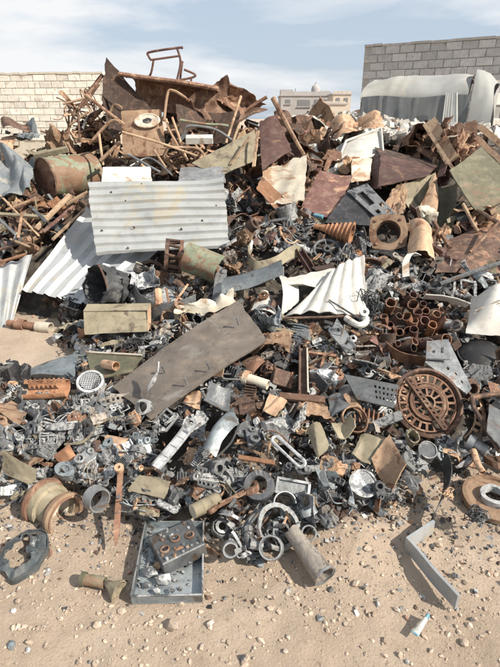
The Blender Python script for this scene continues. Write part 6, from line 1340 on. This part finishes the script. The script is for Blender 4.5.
# larger pale rubbish, lumps and bags
rng = random.Random(5); LUMP = []
for q in range(4): LUMP.append(MB().patch([V((-.5, -.5, 0)), V((.5, -.5, 0)), V((.5, .5, 0)), V((-.5, .5, 0))], 12, 12, lambda a, b: .5*math.sin(a*math.pi)*math.sin(b*math.pi), .02, .08, q*4.4, .2, 3, True).mesh('rubbish_bag', V((0, 0, 0)), 40))
n_ = 0
while n_ < 95:
    u, v = rng.uniform(285, 498), rng.uniform(112, 160)
    if not inside(PALE, u, v) or blocked(u, v, 4): continue
    y_ = Yf(u, v); y_ = y_ if y_ > 6.7 else rng.uniform(6.7, 7.4)
    p = Q(u, v, y_); p.z = float(heap(p.x, p.y)); s = (4+14*rng.random()**1.8)*mpp(p); mt = rng.choice(['white', 'cream', 'stone', 'cream', 'white', 'tan_rust', 'cloth_grey', 'galv_dull'])
    me = rng.choice(LUMP); o = bpy.data.objects.new('rubbish_bag', me); col.objects.link(o); o.matrix_world = frame(p, (rng.gauss(0, .4), rng.gauss(-.3, .4), 1), (rng.gauss(0, 1), rng.gauss(0, 1), 0)) @ Matrix.Diagonal((s, s*rng.uniform(.6, 1), s*rng.uniform(.6, 1), 1))
    if not me.materials: me.materials.append(MATS['white'])
    o.material_slots[0].link = 'OBJECT'; o.material_slots[0].material = MATS[mt]
    tag(o, autolabel(rng.choice(['crumpled', 'lumpy', 'torn', 'bunched']), HUE[mt], 'rubbish bundle', u, v, s, s), 'rubbish', 'pale rubbish behind the heap'); n_ += 1
# ------------------------------------------------------------------ stones and scattered bits on the sand
def gsam(r):
    u, v = r.uniform(-20, 520), 667-(667-455)*r.rand()**.8
    p = Q(u, v, Yf(u, v)); p.z = gz(p.x, p.y)+.001
    if mnoise.noise(V((p.x*5, p.y*5, 3))) < r.uniform(-.6, .3): return None, 0
    return p, .0015+.011*r.rand()**8
def stones(n, seed):
    r = np.random.RandomState(seed); m = MB()
    for i in range(n):
        p, s = gsam(r)
        if p is None: continue
        m.rock(frame(p, (r.randn()*.4, r.randn()*.4, 1), (r.randn(), r.randn(), 0)), s, float(i % 97), (1, .6+.4*r.rand(), .45+.4*r.rand()))
    o = structure(m, 'gravel', 'stone_bits', 'stuff', 25); o['label'] = 'fine pale gravel strewn over the sand'
stones(11000, 3)
def edge_bits(r):
    u, v = r.uniform(-10, 510), r.uniform(460, 620)
    if r.rand() > math.exp(-max(0, v-515)/32): return None, 0
    p = Q(u, v, Yf(u, v)); p.z = gz(p.x, p.y)+.003; return p, .004+.018*r.rand()**2.5
bits(4200, edge_bits, 'bits_grey', 'metal_debris', 'grey metal crumbs scattered over the sand before the heap', 6)
rng = random.Random(17)
big = [(172, 628, 8, 'stone'), (356, 583, 5, 'stone'), (378, 602, 4, 'steel'), (398, 607, 4, 'stone'), (97, 627, 5, 'stone'), (245, 662, 5, 'stone'), (385, 640, 5, 'stone'), (320, 618, 4, 'steel'), (440, 542, 4, 'stone'), (433, 543, 4, 'blue_grey'), (12, 646, 5, 'blue_grey'), (259, 561, 7, 'blue_grey'), (210, 625, 5, 'stone'), (296, 598, 4, 'stone'), (465, 640, 5, 'stone'), (470, 622, 4, 'stone')]
for i in range(48): big.append((rng.uniform(4, 496), rng.uniform(545, 664), 1.8+2.6*rng.random()**2, rng.choice(['stone', 'stone', 'stone', 'ash'])))
for i, (u, v, s, mt) in enumerate(big):
    if i > 15 and blocked(u, v, 2): continue
    p = Q(u, v, Yf(u, v)); p.z = gz(p.x, p.y) + s*mpp(p)*.3; m = MB().rock(frame(p, (rng.gauss(0, .3), rng.gauss(0, .3), 1), (rng.gauss(0, 1), rng.gauss(0, 1), 0)), s*mpp(p), i*1.7+.3, (1, rng.uniform(.65, 1), rng.uniform(.5, .8)))
    one(m, 'stone', mt, autolabel(rng.choice(['angular', 'rounded', 'flat', 'chipped', 'blunt', 'lumpy']), HUE[mt], 'stone lying on sand', u, v, s, 3.6), 'stone', 'stones on the sand', 24)
bits(1300, edge_bits, 'bits_rust', 'rusty_debris', 'rusty crumbs scattered over the sand before the heap', 26)
